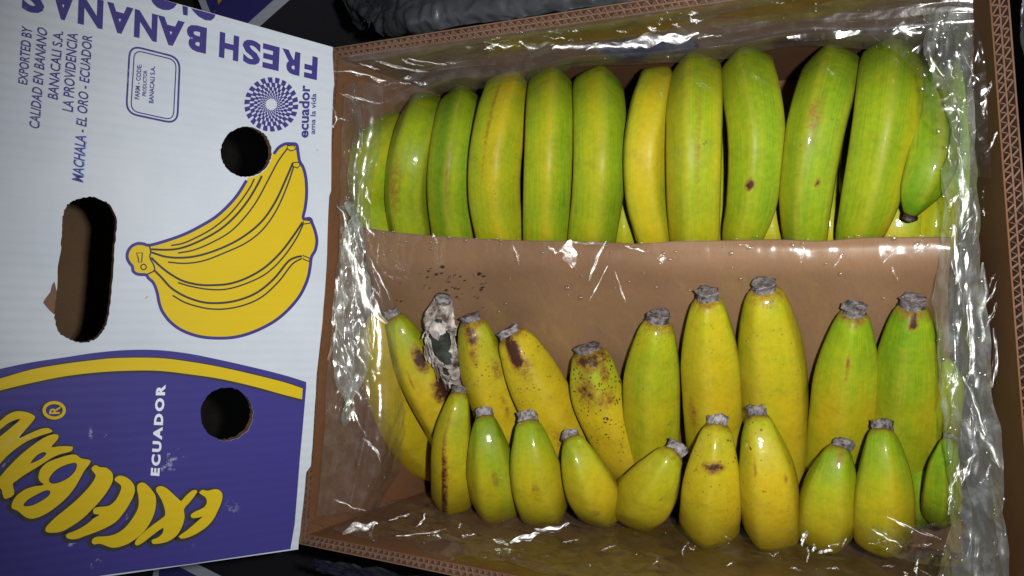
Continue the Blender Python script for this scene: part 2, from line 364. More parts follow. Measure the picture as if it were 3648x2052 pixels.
def smooth_open(p, k=5):
    p = [Vector(q) for q in p]; p = [2 * p[0] - p[1]] + p + [2 * p[-1] - p[-2]]; out = []
    for i in range(1, len(p) - 2):
        a, b, c, d = p[i - 1:i + 3]
        for s in range(k):
            t = s / k; out.append(0.5 * ((2 * b) + (c - a) * t + (2 * a - 5 * b + 4 * c - d) * t * t + (3 * b - a - 3 * c + d) * t ** 3))
    out.append(p[-2]); return out
def poly_mesh(mb, outer, holes, z, to=lp, m=0):
    rings = [[to(*p) for p in r] for r in [outer] + holes]
    tess = tessellate_polygon([[Vector((p.x, p.y, 0)) for p in r] for r in rings])
    flat = [p for r in rings for p in r]; fs = []
    for a, b, c in tess:
        A, B, C = flat[a], flat[b], flat[c]
        cr = (B.x - A.x) * (C.y - A.y) - (B.y - A.y) * (C.x - A.x)
        fs.append((a, b, c) if cr > 0 else (a, c, b))
    mb.add([(p.x, p.y, z) for p in flat], fs, m)
def ribbon(mb, pts, wd, z, closed=False, to=lp):
    n = len(pts); L = []; Rr = []
    for i in range(n):
        a = pts[(i - 1) % n if closed else max(i - 1, 0)]; b = pts[(i + 1) % n if closed else min(i + 1, n - 1)]
        t = Vector((b[0] - a[0], b[1] - a[1])); t = t.normalized() if t.length > 1e-9 else Vector((1, 0)); nn = Vector((-t.y, t.x)) * wd / 2
        L.append(to(pts[i][0] + nn.x, pts[i][1] + nn.y)); Rr.append(to(pts[i][0] - nn.x, pts[i][1] - nn.y))
    vs = [(p.x, p.y, z) for p in L] + [(p.x, p.y, z) for p in Rr]
    fs = []
    for i in range(n if closed else n - 1):
        j = (i + 1) % n; fs.append((i, j, n + j, n + i))
    mb.add(vs, fs)
def zc(ox, oy, sc): return lambda pts: [(ox + x / sc, oy + y / sc) for x, y in pts]
Z1 = zc(0, 0, 2.131); Z2 = zc(0, 680, 2.131); Z3 = zc(0, 1240, 1.784); ZE = zc(0, 1400, 2.222); ZB = zc(420, 460, 1.858); ZL = zc(840, 140, 3.8125); ZT = zc(500, 0, 3.389)

def ragged(pts, amp, seed):
    rr = random.Random(seed); return [(x + rr.uniform(-amp, amp), y + rr.uniform(-amp, amp)) for x, y in pts]
hole_up = ragged([(877 + 91 * math.cos(a), 541 + 90 * math.sin(a)) for a in [2 * math.pi * k / 70 for k in range(70)]], 2.2, 1)
hole_low = ragged([(807 + 94 * math.cos(a), 1475 + 95 * math.sin(a)) for a in [2 * math.pi * k / 70 for k in range(70)]], 2.0, 2)
slot = ragged(smooth_closed(Z2([(530, 90), (600, 60), (680, 45), (760, 62), (830, 105), (875, 180), (885, 260), (870, 450), (855, 650), (840, 850), (815, 980), (790, 1050), (740, 1115), (660, 1150), (590, 1150), (520, 1125), (450, 1080), (420, 1000), (412, 900), (430, 740), (445, 540), (465, 400), (472, 260), (478, 180), (500, 130)]), 5), 2.4, 3)
LW = (PA - PB).length; LLEN = 0.31; LT = 0.0065
# outline of the face in lid coordinates; right edge is slightly torn and has the notch seen in the photo
edge_px = [(1062, 1957), (1068, 1900), (1085, 1750), (1091, 1682), (1107, 1660), (1112, 1600), (1122, 1450), (1128, 1330), (1148, 1150), (1160, 1000), (1167, 850), (1172, 700), (1180, 680), (1181, 500), (1186, 330), (1190, 300), (1188, 250), (1184, 200), (1186, 168)]
edge = []
for (a, b) in zip(edge_px[:-1], edge_px[1:]):
    for k in range(3):
        t = k / 3; edge.append((a[0] + (b[0] - a[0]) * t + random.uniform(-0.9, 0.9), a[1] + (b[1] - a[1]) * t))
edge.append(edge_px[-1])
E2 = [lp(*p) for p in edge]
topdir = (lp(765, 50) - lp(1186, 168)).normalized(); botdir = (lp(392, 2052) - lp(1062, 1957)).normalized()
outl = E2 + [E2[-1] + topdir * LLEN, E2[0] + botdir * LLEN]
hs = [[lp(*p) for p in h] for h in (hole_up, hole_low, slot)]
mb = MB(); ident = lambda x, y: Vector((x, y))
poly_mesh(mb, [tuple(p) for p in outl], [[tuple(p) for p in h] for h in hs], 0.0, ident, 0)
nb = len(mb.v); mb.add([(v.x, v.y, -LT) for v in mb.v[:nb]], [tuple(reversed(f)) for f in mb.f[:]], 1)
off = 0
for r in [outl] + hs:
    n = len(r); 
    for i in range(n): j = (i + 1) % n; mb.f.append((off + i, off + j, nb + off + j, nb + off + i)); mb.m.append(2)
    off += n
face = mb.build('end_panel', [M_WHITE, M_LIDIN, M_KRAFT_EDGE], lid)
# the other sides of the lid
LD = 0.52
sg = 1 if (MLI @ (CAM + FWD * 5)).x > 0 else -1
xl = outl[-2].x; xl2 = outl[-1].x
mb = MB(); e0, e1 = E2[0], E2[-1]
def wallq(p, q, name):
    d = (q - p).normalized(); nn = Vector((-d.y, d.x)) * LT
    c = (e0 + e1) / 2 + topdir * LLEN / 2
    if nn.dot(c - p) < 0: nn = -nn
    m_ = MB(); m_.hexa((p.x, p.y, -LD), (q.x, q.y, -LD), (q.x + nn.x, q.y + nn.y, -LD), (p.x + nn.x, p.y + nn.y, -LD), (p.x, p.y, -LT - 0.0002), (q.x, q.y, -LT - 0.0002), (q.x + nn.x, q.y + nn.y, -LT - 0.0002), (p.x + nn.x, p.y + nn.y, -LT - 0.0002))
    return m_.build(name, M_LIDIN, lid)
wallq(e1 + (e0 - e1) * 0.002, outl[-2], 'side_panel'); wallq(outl[-1], e0, 'side_panel'); wallq(outl[-2], outl[-1], 'top_panel')
mb = MB(); qs = [e0, e1, outl[-2], outl[-1]]
mb.hexa(*[(p.x, p.y, -LD - LT) for p in qs], *[(p.x, p.y, -LD - 0.0002) for p in qs]); mb.build('end_panel', M_LIDIN, lid)

L1, L2, L3, L4 = 0.0003, 0.0006, 0.0009, 0.0012
def clip_edge(pts): return pts
def P(name, mat, polys=(), ribs=(), z=L1):
    mb = MB()
    for o, h in polys: poly_mesh(mb, o, h, z)
    for pts, wd, cl in ribs: ribbon(mb, pts, wd, z, cl)
    return mb.build(name, mat, lid)
# navy field with arc, pierced by the lower round hole
up = Z3(smooth_open([(-120, 165), (0, 132), (200, 90), (400, 60), (600, 30), (800, 12), (1000, 12), (1200, 35), (1400, 75), (1600, 120), (1800, 170), (1945, 215)]))
botl = [(690, 2011 - 4), (392, 2050 - 4), (0, 2106), (-60, 2114)]
field = up + Z3([(1945, 250), (1938, 330), (1922, 520), (1905, 700), (1890, 900), (1872, 1120), (1845, 1277)]) + botl
P('navy_field', M_NAVY, [(field, [hole_low])])
ya = Z3(smooth_open([(-120, 225), (0, 192), (200, 135), (400, 100), (600, 75), (750, 62), (1000, 62), (1200, 85), (1400, 120), (1600, 165), (1800, 215), (1922, 255)]))
yb = Z3(smooth_open([(-120, 300), (0, 268), (200, 220), (400, 180), (600, 155), (800, 143), (1000, 143), (1200, 165), (1400, 195), (1600, 240), (1800, 295), (1918, 325)]))
P('yellow_band', M_YELLOW, [(ya + yb[::-1], [])], z=L2)
P('dark_line', M_DARK, [], [([(x, y + 4) for x, y in yb], 8, False), ([(x, y - 2) for x, y in ya], 4, False)], z=L3)

# EXCELBAN lettering
letters = {
 'E': ([(1575, 785), (1600, 765), (1640, 772), (1690, 760), (1730, 765), (1757, 800), (1750, 860), (1725, 920), (1690, 990), (1640, 1050), (1570, 1100), (1500, 1135), (1440, 1150), (1415, 1140), (1420, 1125), (1470, 1090), (1530, 1040), (1580, 995), (1600, 975), (1560, 985), (1515, 985), (1510, 960), (1545, 935), (1590, 915), (1620, 895), (1635, 860), (1625, 825), (1590, 800)], []),
 'X': ([(1235, 775), (1240, 745), (1275, 735), (1320, 755), (1370, 800), (1420, 845), (1435, 850), (1470, 810), (1520, 770), (1555, 770), (1550, 795), (1500, 860), (1455, 915), (1458, 980), (1440, 1050), (1400, 1120), (1340, 1165), (1280, 1185), (1215, 1192), (1198, 1175), (1205, 1158), (1250, 1140), (1285, 1105), (1290, 1065), (1255, 1085), (1200, 1125), (1130, 1180), (1085, 1203), (1065, 1190), (1080, 1155), (1140, 1095), (1210, 1040), (1285, 985), (1305, 960), (1300, 910), (1275, 840)], []),
 'C': ([(1085, 770), (1085, 730), (1110, 708), (1145, 712), (1190, 755), (1228, 810), (1232, 880), (1215, 960), (1170, 1050), (1110, 1120), (1030, 1180), (960, 1210), (900, 1222), (860, 1215), (790, 1190), (740, 1195), (725, 1175), (735, 1150), (770, 1135), (850, 1130), (920, 1110), (980, 1070), (1040, 1000), (1090, 910), (1095, 830)], []),
 'e': ([(905, 685), (930, 655), (970, 655), (1020, 680), (1060, 730), (1062, 790), (1030, 860), (980, 940), (910, 1020), (800, 1080), (680, 1125), (600, 1153), (540, 1150), (520, 1130), (535, 1110), (600, 1085), (680, 1040), (740, 990), (785, 960), (745, 955), (735, 935), (745, 910), (780, 900), (860, 890), (910, 850), (945, 790), (958, 740), (940, 715)], []),
 'L': ([(722, 600), (740, 575), (760, 570), (790, 585), (840, 590), (885, 630), (890, 690), (850, 770), (790, 850), (720, 925), (640, 1000), (550, 1060), (480, 1095), (410, 1103), (370, 1098), (358, 1080), (370, 1050), (440, 980), (540, 900), (640, 810), (720, 720), (755, 655), (740, 625)], []),
 'B': ([(305, 650), (320, 600), (370, 550), (440, 520), (540, 490), (600, 488), (640, 515), (710, 530), (705, 560), (660, 620), (600, 730), (530, 820), (440, 900), (350, 960), (270, 990), (220, 988), (180, 965), (140, 930), (95, 910), (95, 870), (130, 810), (200, 760), (280, 735), (345, 725), (310, 690)],
       [[(385, 690), (400, 650), (450, 600), (520, 565), (590, 550), (608, 570), (590, 620), (540, 670), (470, 705), (410, 715)], [(185, 880), (220, 840), (290, 800), (360, 768), (395, 775), (385, 810), (330, 850), (260, 885), (200, 895)]]),
 'A': ([(0, 660), (60, 590), (160, 490), (260, 410), (350, 350), (420, 325), (460, 335), (450, 370), (405, 425), (470, 420), (560, 420), (575, 435), (555, 460), (480, 480), (410, 510), (300, 580), (200, 640), (130, 690), (100, 720), (110, 800), (40, 835), (20, 800), (10, 760), (-20, 740), (-30, 690)], [[(240, 550), (290, 490), (345, 465), (365, 480), (330, 515), (270, 545)]]),
 'N': ([(-40, 255), (0, 220), (60, 170), (130, 143), (210, 150), (265, 175), (275, 195), (250, 230), (190, 300), (150, 355), (220, 325), (300, 290), (370, 275), (410, 295), (400, 310), (320, 335), (220, 375), (120, 440), (40, 510), (-40, 590), (-50, 480), (-40, 375), (0, 342), (90, 270), (155, 212), (140, 205), (70, 232), (0, 285), (-40, 320)], []),
}
for ch, (o, h) in letters.items():
    so = smooth_closed(ZE(o), 3); sh = [smooth_closed(ZE(x), 3) for x in h]
    s2 = lambda pts: [(x - 6, y + 4) for x, y in pts]
    P('letter_shadow', M_DARK, [], [(s2(so), 21, True)] + [([(x + 1, y + 1) for x, y in q], 9, True) for q in sh], z=L2)
    P('letter', M_YELLOW, [(so, sh)], z=L3)
cx, cy = 427, 135
ringp = ZE([(cx + 80 * math.cos(a), cy + 61 * math.sin(a)) for a in [2 * math.pi * k / 40 for k in range(40)]])
P('letter_shadow', M_DARK, [], [([(x - 7, y + 2) for x, y in ringp], 17, True)], z=L2); P('registered_mark', M_YELLOW, [], [(ringp, 11, True)], z=L3)

# hand of bananas drawn on the lid
sil = ZB([(212, 768), (330, 735), (440, 695), (540, 645), (640, 585), (720, 515), (790, 435), (850, 340), (900, 270), (960, 220), (1030, 165), (1060, 125), (1100, 100), (1140, 97), (1180, 103), (1190, 150), (1200, 210), (1225, 255), (1243, 330), (1247, 430), (1238, 520), (1225, 590), (1270, 592), (1285, 625), (1305, 680), (1315, 740), (1305, 800), (1280, 845), (1272, 900), (1260, 970), (1235, 1040), (1190, 1120), (1110, 1210), (1020, 1280), (900, 1340), (780, 1375), (660, 1383), (540, 1372), (430, 1335), (350, 1280), (295, 1210), (272, 1150), (258, 1080), (235, 1020), (200, 985), (185, 965), (130, 960), (100, 940), (95, 910), (75, 885), (60, 850), (65, 810), (90, 775), (130, 757), (170, 760)])
i0 = sil.index(ZB([(850, 340)])[0]); i1 = sil.index(ZB([(1030, 165)])[0])
# the silhouette stops at the torn hole: follow the hole's edge instead of crossing it
def hole_arc(a0, a1, n=14): return [(877 + 93 * math.cos(a0 + (a1 - a0) * k / n), 541 + 92 * math.sin(a0 + (a1 - a0) * k / n)) for k in range(n + 1)]
arc = hole_arc(R(86), R(2))
pl = sil[:i0 + 1] + arc + sil[i1:]
P('banana_picture', M_YELLOW, [(pl, [])], z=L1)
openl = smooth_open(sil[i1:] + sil[:i0 + 1], 4)
P('picture_outline', M_NAVYTXT, [], [(openl, 11, False)], z=L2)
lines = [[(350, 770), (430, 755), (520, 715), (620, 660), (720, 580), (800, 490), (870, 390), (900, 330)], [(218, 795), (340, 798), (440, 780), (560, 730), (680, 660), (780, 570), (860, 470), (920, 370), (950, 310)],
 [(395, 820), (500, 800), (620, 750), (740, 680), (840, 580), (920, 470), (990, 340), (1060, 210), (1118, 130)], [(218, 815), (320, 845), (440, 850), (560, 830), (700, 780), (830, 710), (950, 610), (1040, 480), (1110, 330), (1155, 225)],
 [(330, 880), (440, 888), (560, 872), (700, 820), (850, 750), (960, 660), (1050, 530), (1120, 370), (1160, 250)], [(218, 850), (270, 900), (340, 955), (430, 1005), (540, 1030), (640, 1032), (740, 1022), (850, 985), (970, 915), (1080, 810), (1170, 690), (1220, 615)],
 [(395, 1015), (480, 1040), (600, 1060), (720, 1058), (850, 1020), (980, 955), (1090, 850), (1180, 720), (1225, 625)], [(240, 935), (290, 985), (350, 1050), (440, 1105), (560, 1145), (680, 1150), (800, 1130), (920, 1080), (1030, 990), (1120, 880), (1170, 850), (1215, 840)],
 [(360, 1100), (450, 1150), (580, 1185), (700, 1190), (830, 1165), (950, 1110), (1060, 1010), (1150, 895), (1215, 855)]]
lw = [5.6, 7.4, 5.4, 7.4, 5.4, 7.6, 5.4, 7.6, 5.6]
ribs = [(smooth_open(ZB(l)), w_, False) for l, w_ in zip(lines, lw)]
ribs.append((smooth_open(ZB([(205, 768), (215, 810), (210, 850), (235, 900), (238, 935), (190, 962)])), 5, False))
for q in ([(120, 820), (160, 818), (155, 880), (135, 880), (132, 850)], [(168 + 18 * math.cos(a), 912 + 18 * math.sin(a)) for a in [k * math.pi / 6 for k in range(12)]],
          [(1118, 110), (1165, 108), (1175, 135), (1140, 145), (1118, 130)], [(1155, 222), (1195, 220), (1203, 240), (1185, 258), (1155, 245)], [(1222, 600), (1268, 605), (1270, 622), (1230, 628)], [(1220, 835), (1268, 855), (1262, 875), (1225, 860)]):
    ribs.append((ZB(q), 4.4, True))
P('picture_lines', M_DARK, [], ribs, z=L3)

# country logo: swirl of blocks
mb = MB(); lc, ls = (480, 885), 22; rad = [366 * 0.80 ** k for k in range(8)]
def lz(r, a): return ZL([(lc[0] + r * math.cos(a), lc[1] + r * 1.01 * math.sin(a))])[0]
for k in range(7):
    for s_ in range(ls):
        a0 = 2 * math.pi * (s_ + 0.5 * k) / ls; wd = 2 * math.pi / ls * (0.64 if k == 0 else 0.68)
        ro, ri = rad[k], rad[k + 1]
        tw = 0.03
        poly_mesh(mb, [lz(ro, a0), lz(ro, a0 + wd / 2), lz(ro, a0 + wd), lz(ri, a0 + wd + tw), lz(ri, a0 + wd / 2 + tw), lz(ri, a0 + tw)], [], L1)
mb.build('swirl_logo', M_NAVYTXT, lid)
# code frame: two rounded outlines
def rrect(c, r, n=6):
    out = []
    for i in range(4):
        p0, p1, p2 = Vector(c[i - 1]), Vector(c[i]), Vector(c[(i + 1) % 4]); a = p1 + (p0 - p1).normalized() * r; b = p1 + (p2 - p1).normalized() * r
        for k in range(n + 1): t = k / n; out.append(tuple(a * (1 - t) ** 2 + p1 * 2 * t * (1 - t) + b * t * t))
    return out
P('code_frame', M_NAVYTXT, [], [(rrect(Z1([(985, 345), (1365, 440), (1345, 940), (957, 858)]), 42), 7, True), (rrect(Z1([(1020, 380), (1338, 458), (1315, 912), (992, 842)]), 30), 4.2, True)])
# letters cut by the top edge
P('cut_lettering', M_NAVYTXT, [(ZT([(118, -50), (130, 0), (150, 40), (200, 90), (270, 120), (340, 125), (400, 100), (435, 60), (440, 45), (300, 5)]), []), (ZT([(505, 68), (572, 86), (570, 190), (515, 180)]), []), (ZT([(610, 98), (640, 140), (700, 200), (780, 245), (850, 250), (890, 220), (906, 178), (760, 138)]), [])])
# torn scrap by the handle slot
sc_ = Z2([(412, 690), (430, 760), (415, 900), (405, 940), (370, 900), (330, 850), (340, 820), (380, 770), (395, 720)])
mb = MB(); poly_mesh(mb, ragged(sc_, 2, 9), [], 0.0016); nb = len(mb.v); mb.add([(v.x, v.y, 0.0004) for v in mb.v], [tuple(reversed(f)) for f in mb.f])
for i in range(nb): j = (i + 1) % nb; mb.f.append((i, j, nb + j, nb + i)); mb.m.append(0)
mb.build('torn_flap', M_KRAFT_EDGE, lid)

# text, laid on the lid face
def text_mesh(s, bold=0.0, shear=0.0, sp=1.0):
    cu = bpy.data.curves.new('lettering', 'FONT'); cu.body = s; cu.offset = bold; cu.shear = shear; cu.resolution_u = 3; cu.space_character = sp
    o = bpy.data.objects.new('lettering', cu); COL.objects.link(o)
    dg = bpy.context.evaluated_depsgraph_get(); me = bpy.data.meshes.new_from_object(o.evaluated_get(dg))
    vs = [v.co.copy() for v in me.vertices]; fs = [tuple(p.vertices) for p in me.polygons]
    bpy.data.objects.remove(o); bpy.data.curves.remove(cu); bpy.data.meshes.remove(me)
    return vs, fs
def put_text(mb, s, quad, z=L1, bold=0.0, shear=0.0, sp=1.0):
    """quad = base start, base end, cap end, cap start in photo pixels"""
    vs, fs = text_mesh(s, bold, shear, sp)
    x0 = min(v.x for v in vs); x1 = max(v.x for v in vs); y0 = min(v.y for v in vs); y1 = max(v.y for v in vs)
    b0, b1, c1, c0 = (Vector(q) for q in quad); out = []
    for v in vs:
        u, t = (v.x - x0) / (x1 - x0), (v.y - y0) / (y1 - y0)
        p = b0.lerp(b1, u).lerp(c0.lerp(c1, u), t); q = lp(p.x, p.y); out.append((q.x, q.y, z))
    F = []
    for f in fs:
        A, B, C = (Vector(out[i]) for i in f[:3]); n = (B - A).cross(C - A); F.append(f if n.z > 0 else tuple(reversed(f)))
    mb.add(out, F)
def TX(s, q, conv, mat=None, z=L1, bold=0.012, shear=0.0, sp=1.0):
    mb = MB(); put_text(mb, s, conv(q), z, bold, shear, sp); return mb.build('lettering', mat or M_NAVYTXT, lid)
bl = lambda x: 53 + .266 * (x - 559); cl = lambda x: 149 + .237 * (x - 553)
for ch, xa, xb in (('F', 1085, 1131), ('R', 1004, 1069), ('E', 936, 995), ('S', 864, 928), ('H', 782, 851), ('B', 665, 736), ('A', 561, 657), ('N', 479, 561), ('A', 380, 474), ('N', 279, 368), ('A', 183, 268), ('S', 75, 160)):
    mb = MB(); put_text(mb, ch, [(xb + 1, bl(xb)), (xa + 1, bl(xa)), (xa - 3, cl(xa)), (xb - 3, cl(xb))], L1, 0.045); mb.build('lettering', M_NAVYTXT, lid)
TX('EXPORTED BY', [(208, 648), (248, 205), (165, 193), (135, 640)], Z1, bold=0.02, shear=0.2)
TX('CALIDAD EN BANANO', [(300, 980), (362, 222), (282, 200), (218, 968)], Z1, bold=0.02, shear=0.2)
TX('BANACALI S.A.', [(440, 762), (482, 240), (405, 235), (358, 750)], Z1, bold=0.02, shear=0.2)
TX('LA PROVIDENCIA', [(555, 855), (592, 258), (510, 248), (470, 845)], Z1, bold=0.02, shear=0.2)
TX('MACHALA - EL ORO - ECUADOR', [(630, 1388), (702, 275), (625, 265), (545, 1375)], Z1, bold=0.02, shear=0.2)
TX('MACHALA', [(638, 1392), (664, 1030), (585, 1018), (538, 1378)], Z1, M_SMEAR, 0.0002, 0.06, 0.2)
TX('FARM - CODE:', [(1057, 757), (1076, 490), (1040, 490), (1020, 752)], Z1, bold=0.03)
TX('PRODUCTOR', [(1110, 732), (1118, 535), (1088, 533), (1078, 728)], Z1, bold=0.03)
TX('BANACALI S.A.', [(1165, 786), (1178, 505), (1143, 503), (1128, 782)], Z1, bold=0.03)
TX('ecuador', [(985, 1342), (1010, 625), (862, 620), (848, 1335)], ZL, bold=0.03)
TX('ama la vida', [(1075, 1292), (1092, 740), (1020, 735), (1005, 1285)], ZL, bold=0.02)
TX('ECUADOR', [(1012, 812), (1052, 232), (992, 232), (955, 808)], Z3, M_PALE, L2, 0.05, 0.0, 1.32)
TX('R', [(470, 163), (478, 103), (393, 108), (387, 165)], ZE, M_YELLOW, L3, 0.02)

# ------------------------------------------------------------------ printed cartons further down on the left
def low_carton(p_edge, p_corner, side, label, zt):
    e = (p_edge - p_corner).to_2d().normalized(); n = Vector((-e.y, e.x)) * side; c0 = p_corner.to_2d()
    cs = [c0, c0 + e * 0.5, c0 + e * 0.5 + n * 0.4, c0 + n * 0.4]
    if side < 0: cs = [cs[0], cs[3], cs[2], cs[1]]
    ce = sum(cs, Vector((0, 0))) / 4
    root = empty('printed_carton', (ce.x, ce.y, GZ)); tag(root, label, 'box'); inv = Matrix.Translation((-ce.x, -ce.y, -GZ))
    carton(root, cs, GZ, zt, M_DARK, M_WHITE, inv)  # sides take the dark ink colour as painted shade of the gap
    def U(a, b, h): q = c0 + e * a + n * b; return inv @ Vector((q.x, q.y, zt + h))
    def flat(name, pts, h, mat):
        V = [U(a, b, h) for a, b in pts]; f = tuple(range(len(V))); nn = (V[1] - V[0]).cross(V[2] - V[0])
        return link(name, V, [f if nn.z > 0 else f[::-1]], mat, root)
    flat('navy_field', [(0.012, 0.016), (0.488, 0.016), (0.488, 0.384), (0.012, 0.384)], 0.0006, M_NAVY)
    return root, U, flat
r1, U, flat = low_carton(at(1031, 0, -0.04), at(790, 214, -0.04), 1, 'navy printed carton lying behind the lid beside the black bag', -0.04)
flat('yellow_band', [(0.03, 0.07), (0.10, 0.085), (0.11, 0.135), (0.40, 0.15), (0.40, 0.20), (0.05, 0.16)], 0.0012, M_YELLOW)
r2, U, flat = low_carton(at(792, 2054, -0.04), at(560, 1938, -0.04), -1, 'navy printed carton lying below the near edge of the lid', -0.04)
flat('yellow_band', [(0.02 + 0.05 + 0.05 * math.cos(a), 0.062 + 0.016 * math.sin(a)) for a in [k * math.pi / 10 for k in range(20)]], 0.0012, M_YELLOW)

# ------------------------------------------------------------------ kraft paper sheet between the rows
def bic(grid, nu, nv):
    """Catmull-Rom surface through a grid of Vectors"""
    rows = [smooth_open(r, 1) for r in grid]
    def samp(line, n):
        p = [2 * line[0] - line[1]] + list(line) + [2 * line[-1] - line[-2]]; out = []; m = len(line) - 1
        for k in range(n + 1):
            t = k / n * m; i = min(int(t), m - 1); t -= i; a, b, c, d = p[i:i + 4]
            out.append(0.5 * ((2 * b) + (c - a) * t + (2 * a - 5 * b + 4 * c - d) * t * t + (3 * b - a - 3 * c + d) * t ** 3))
        return out
    rr = [samp(r, nu) for r in grid]; cols = [samp([rr[j][i] for j in range(len(grid))], nv) for i in range(nu + 1)]
    return [[cols[i][j] for i in range(nu + 1)] for j in range(nv + 1)]
def ridged(p, scale, seed, oct=3):
    v = 0.0; a = 1.0; q = Vector(p) * scale + Vector((seed * 7.3, seed * 3.1, seed * 1.7))
    q += 0.35 * Vector((noise.noise(q * 0.7 + Vector((9, 0, 0))), noise.noise(q * 0.7 + Vector((0, 9, 0))), noise.noise(q * 0.7 + Vector((0, 0, 9)))))
    for o in range(oct):
        v += a * (1 - 2 * abs(noise.noise(q))); q = q * 2.03 + Vector((3.1, 1.7, 5.2)); a *= 0.5
    return v
def crease(p, scale, seed, oct=3):
    rr = random.Random(seed * 131 + oct); v = 0.0; n = 3 * oct
    q = Vector(p) * scale
    wv = Vector((noise.noise(q * 0.5 + Vector((9 + seed, 0, 0))), noise.noise(q * 0.5 + Vector((0, 9, seed))), noise.noise(q * 0.5 + Vector((0, seed, 9)))))
    for i in range(n):
        d = Vector((rr.gauss(0, 1), rr.gauss(0, 1), rr.gauss(0, 1))).normalized(); f = rr.uniform(0.45, 1.0) * (1.0 + 0.5 * i / n)
        t = (q.dot(d) + 0.8 * wv.dot(d) + wv.x * 0.3) * f + rr.random() * 9; t = abs((t % 1.0) - 0.5) * 2
        g = 0.5 + 0.9 * noise.noise(q * 0.33 + Vector((i * 5.1, seed, 2)))          # folds come and go
        v += max(g, 0.0) * (abs(t - 0.35) if i % 2 else t ** 1.6) / f
    return 2.2 * v / n
def surface(name, grid, nu, nv, mat, parent, amp=0.0, scale=30, seed=0, stretch=None, fine=None, thick=0.0, rid=0.0):
    g = bic(grid, nu, nv); n1, n2 = nv + 1, nu + 1
    V = [p.copy() for r in g for p in r]; W = []
    for j in range(n1):
        for i in range(n2):
            du = g[j][min(i + 1, nu)] - g[j][max(i - 1, 0)]; dv = g[min(j + 1, nv)][i] - g[max(j - 1, 0)][i]
            nn = du.cross(dv); nn = nn.normalized() if nn.length > 1e-12 else Vector((0, 0, 1))
            if nn.dot(CAM - g[j][i]) < 0: nn = -nn
            p = g[j][i]; q = Vector((p.x * stretch[0], p.y * stretch[1], p.z * stretch[2])) if stretch else p
            h = amp * crease(q, scale, seed)
            if rid: h += rid * ridged(q, scale * 1.1, seed + 3)
            if fine: h += fine[0] * ridged(q, fine[1], seed + 5, 2)
            W.append(p + nn * max(h, -0.0006))
    F = [(j * n2 + i, j * n2 + i + 1, (j + 1) * n2 + i + 1, (j + 1) * n2 + i) for j in range(n1 - 1) for i in range(n2 - 1)]
    nr = (W[1] - W[0]).cross(W[n2] - W[0])
    if nr.dot(CAM - W[0]) < 0: F = [f[::-1] for f in F]
    off = parent.location if parent else Vector((0, 0, 0))
    o = link(name, [v - off for v in W], F, mat, parent, True)
    if thick:
        md = o.modifiers.new('thickness', 'SOLIDIFY'); md.thickness = thick; md.offset = -1
    return o, W, n2
def grid_at(rows): return [[atd(*p) for p in r] for r in rows]
SHZ = ((600, .2075), (630, .2085), (675, .204), (740, .187), (860, .154), (1000, .112), (1150, .066), (1260, .03))
def sheet_rows(dz=0.0):
    xs = [0, .04, .1, .18, .25, .33, .41, .47, .53, .62, .70, .78, .85, .93, 1.0]
    top = [570, 580, 590, 598, 604, 606, 609, 613, 607, 605, 602, 606, 598, 597, 596]
    rows = []
    for n, ((yl, z), (xl, xr)) in enumerate(zip(SHZ, ((905, 2392), (910, 2390), (920, 2388), (937, 2385), (955, 2388), (985, 2395), (1015, 2400), (1040, 2405)))):
        rows.append([(xl + (xr - xl) * t, yl + (ty - 600) * (1.0, .7, .4, .2, 0, 0, 0, 0)[n], z + dz + (.0015 * math.sin(t * 41) + .001 * math.sin(t * 87) if n == 0 else 0)) for t, ty in zip(xs, top)])
    return rows
sh, shW, shn = surface('kraft_sheet', grid_at(sheet_rows()), 90, 50, M_PAPER, None, 0.0010, 6, 2, thick=0.0012)
tag(sh, 'smooth brown kraft paper sheet dividing the upper banana row from the lower ones', 'paper sheet')
fd, fdW, fdn = surface('divider_film', grid_at(sheet_rows(0.0065)), 280, 150, F_TIGHT, None, 0.0075, 24, 4, stretch=(1.15, .5, .6), fine=(0.0004, 60), rid=0.0014)
tag(fd, 'clear crinkled plastic film lying over the brown paper divider', 'plastic film')
# dark crumbs stuck on the paper
mb = MB(); rr = random.Random(5)
for k in range(48):
    i = rr.choice(range(len(fdW)))
    x = rr.gauss(1150, 60); y = rr.gauss(720, 30) ; zz = .193
    p = atd(x, y, zz) ; best = min(range(0, len(fdW), 3), key=lambda q_: (fdW[q_] - CAM).cross((p - CAM).normalized()).length); c = fdW[best] + Vector((0, 0, 0.0016)); r_ = 0.0004 + 0.0012 * rr.random() ** 2
    vs = [c + Vector((math.cos(a) * r_ * rr.uniform(.6, 1.5), math.sin(a) * r_ * rr.uniform(.4, 1.2), 0)) for a in [q_ * math.pi / 3 for q_ in range(6)]] + [c + Vector((0, 0, 0.0008))]
    mb.add(vs, [(q_, (q_ + 1) % 6, 6) for q_ in range(6)])
tag(mb.build('dirt_crumbs', M_DIRT), 'dark dirt specks on the film over the brown paper divider', 'dirt', kind='stuff')

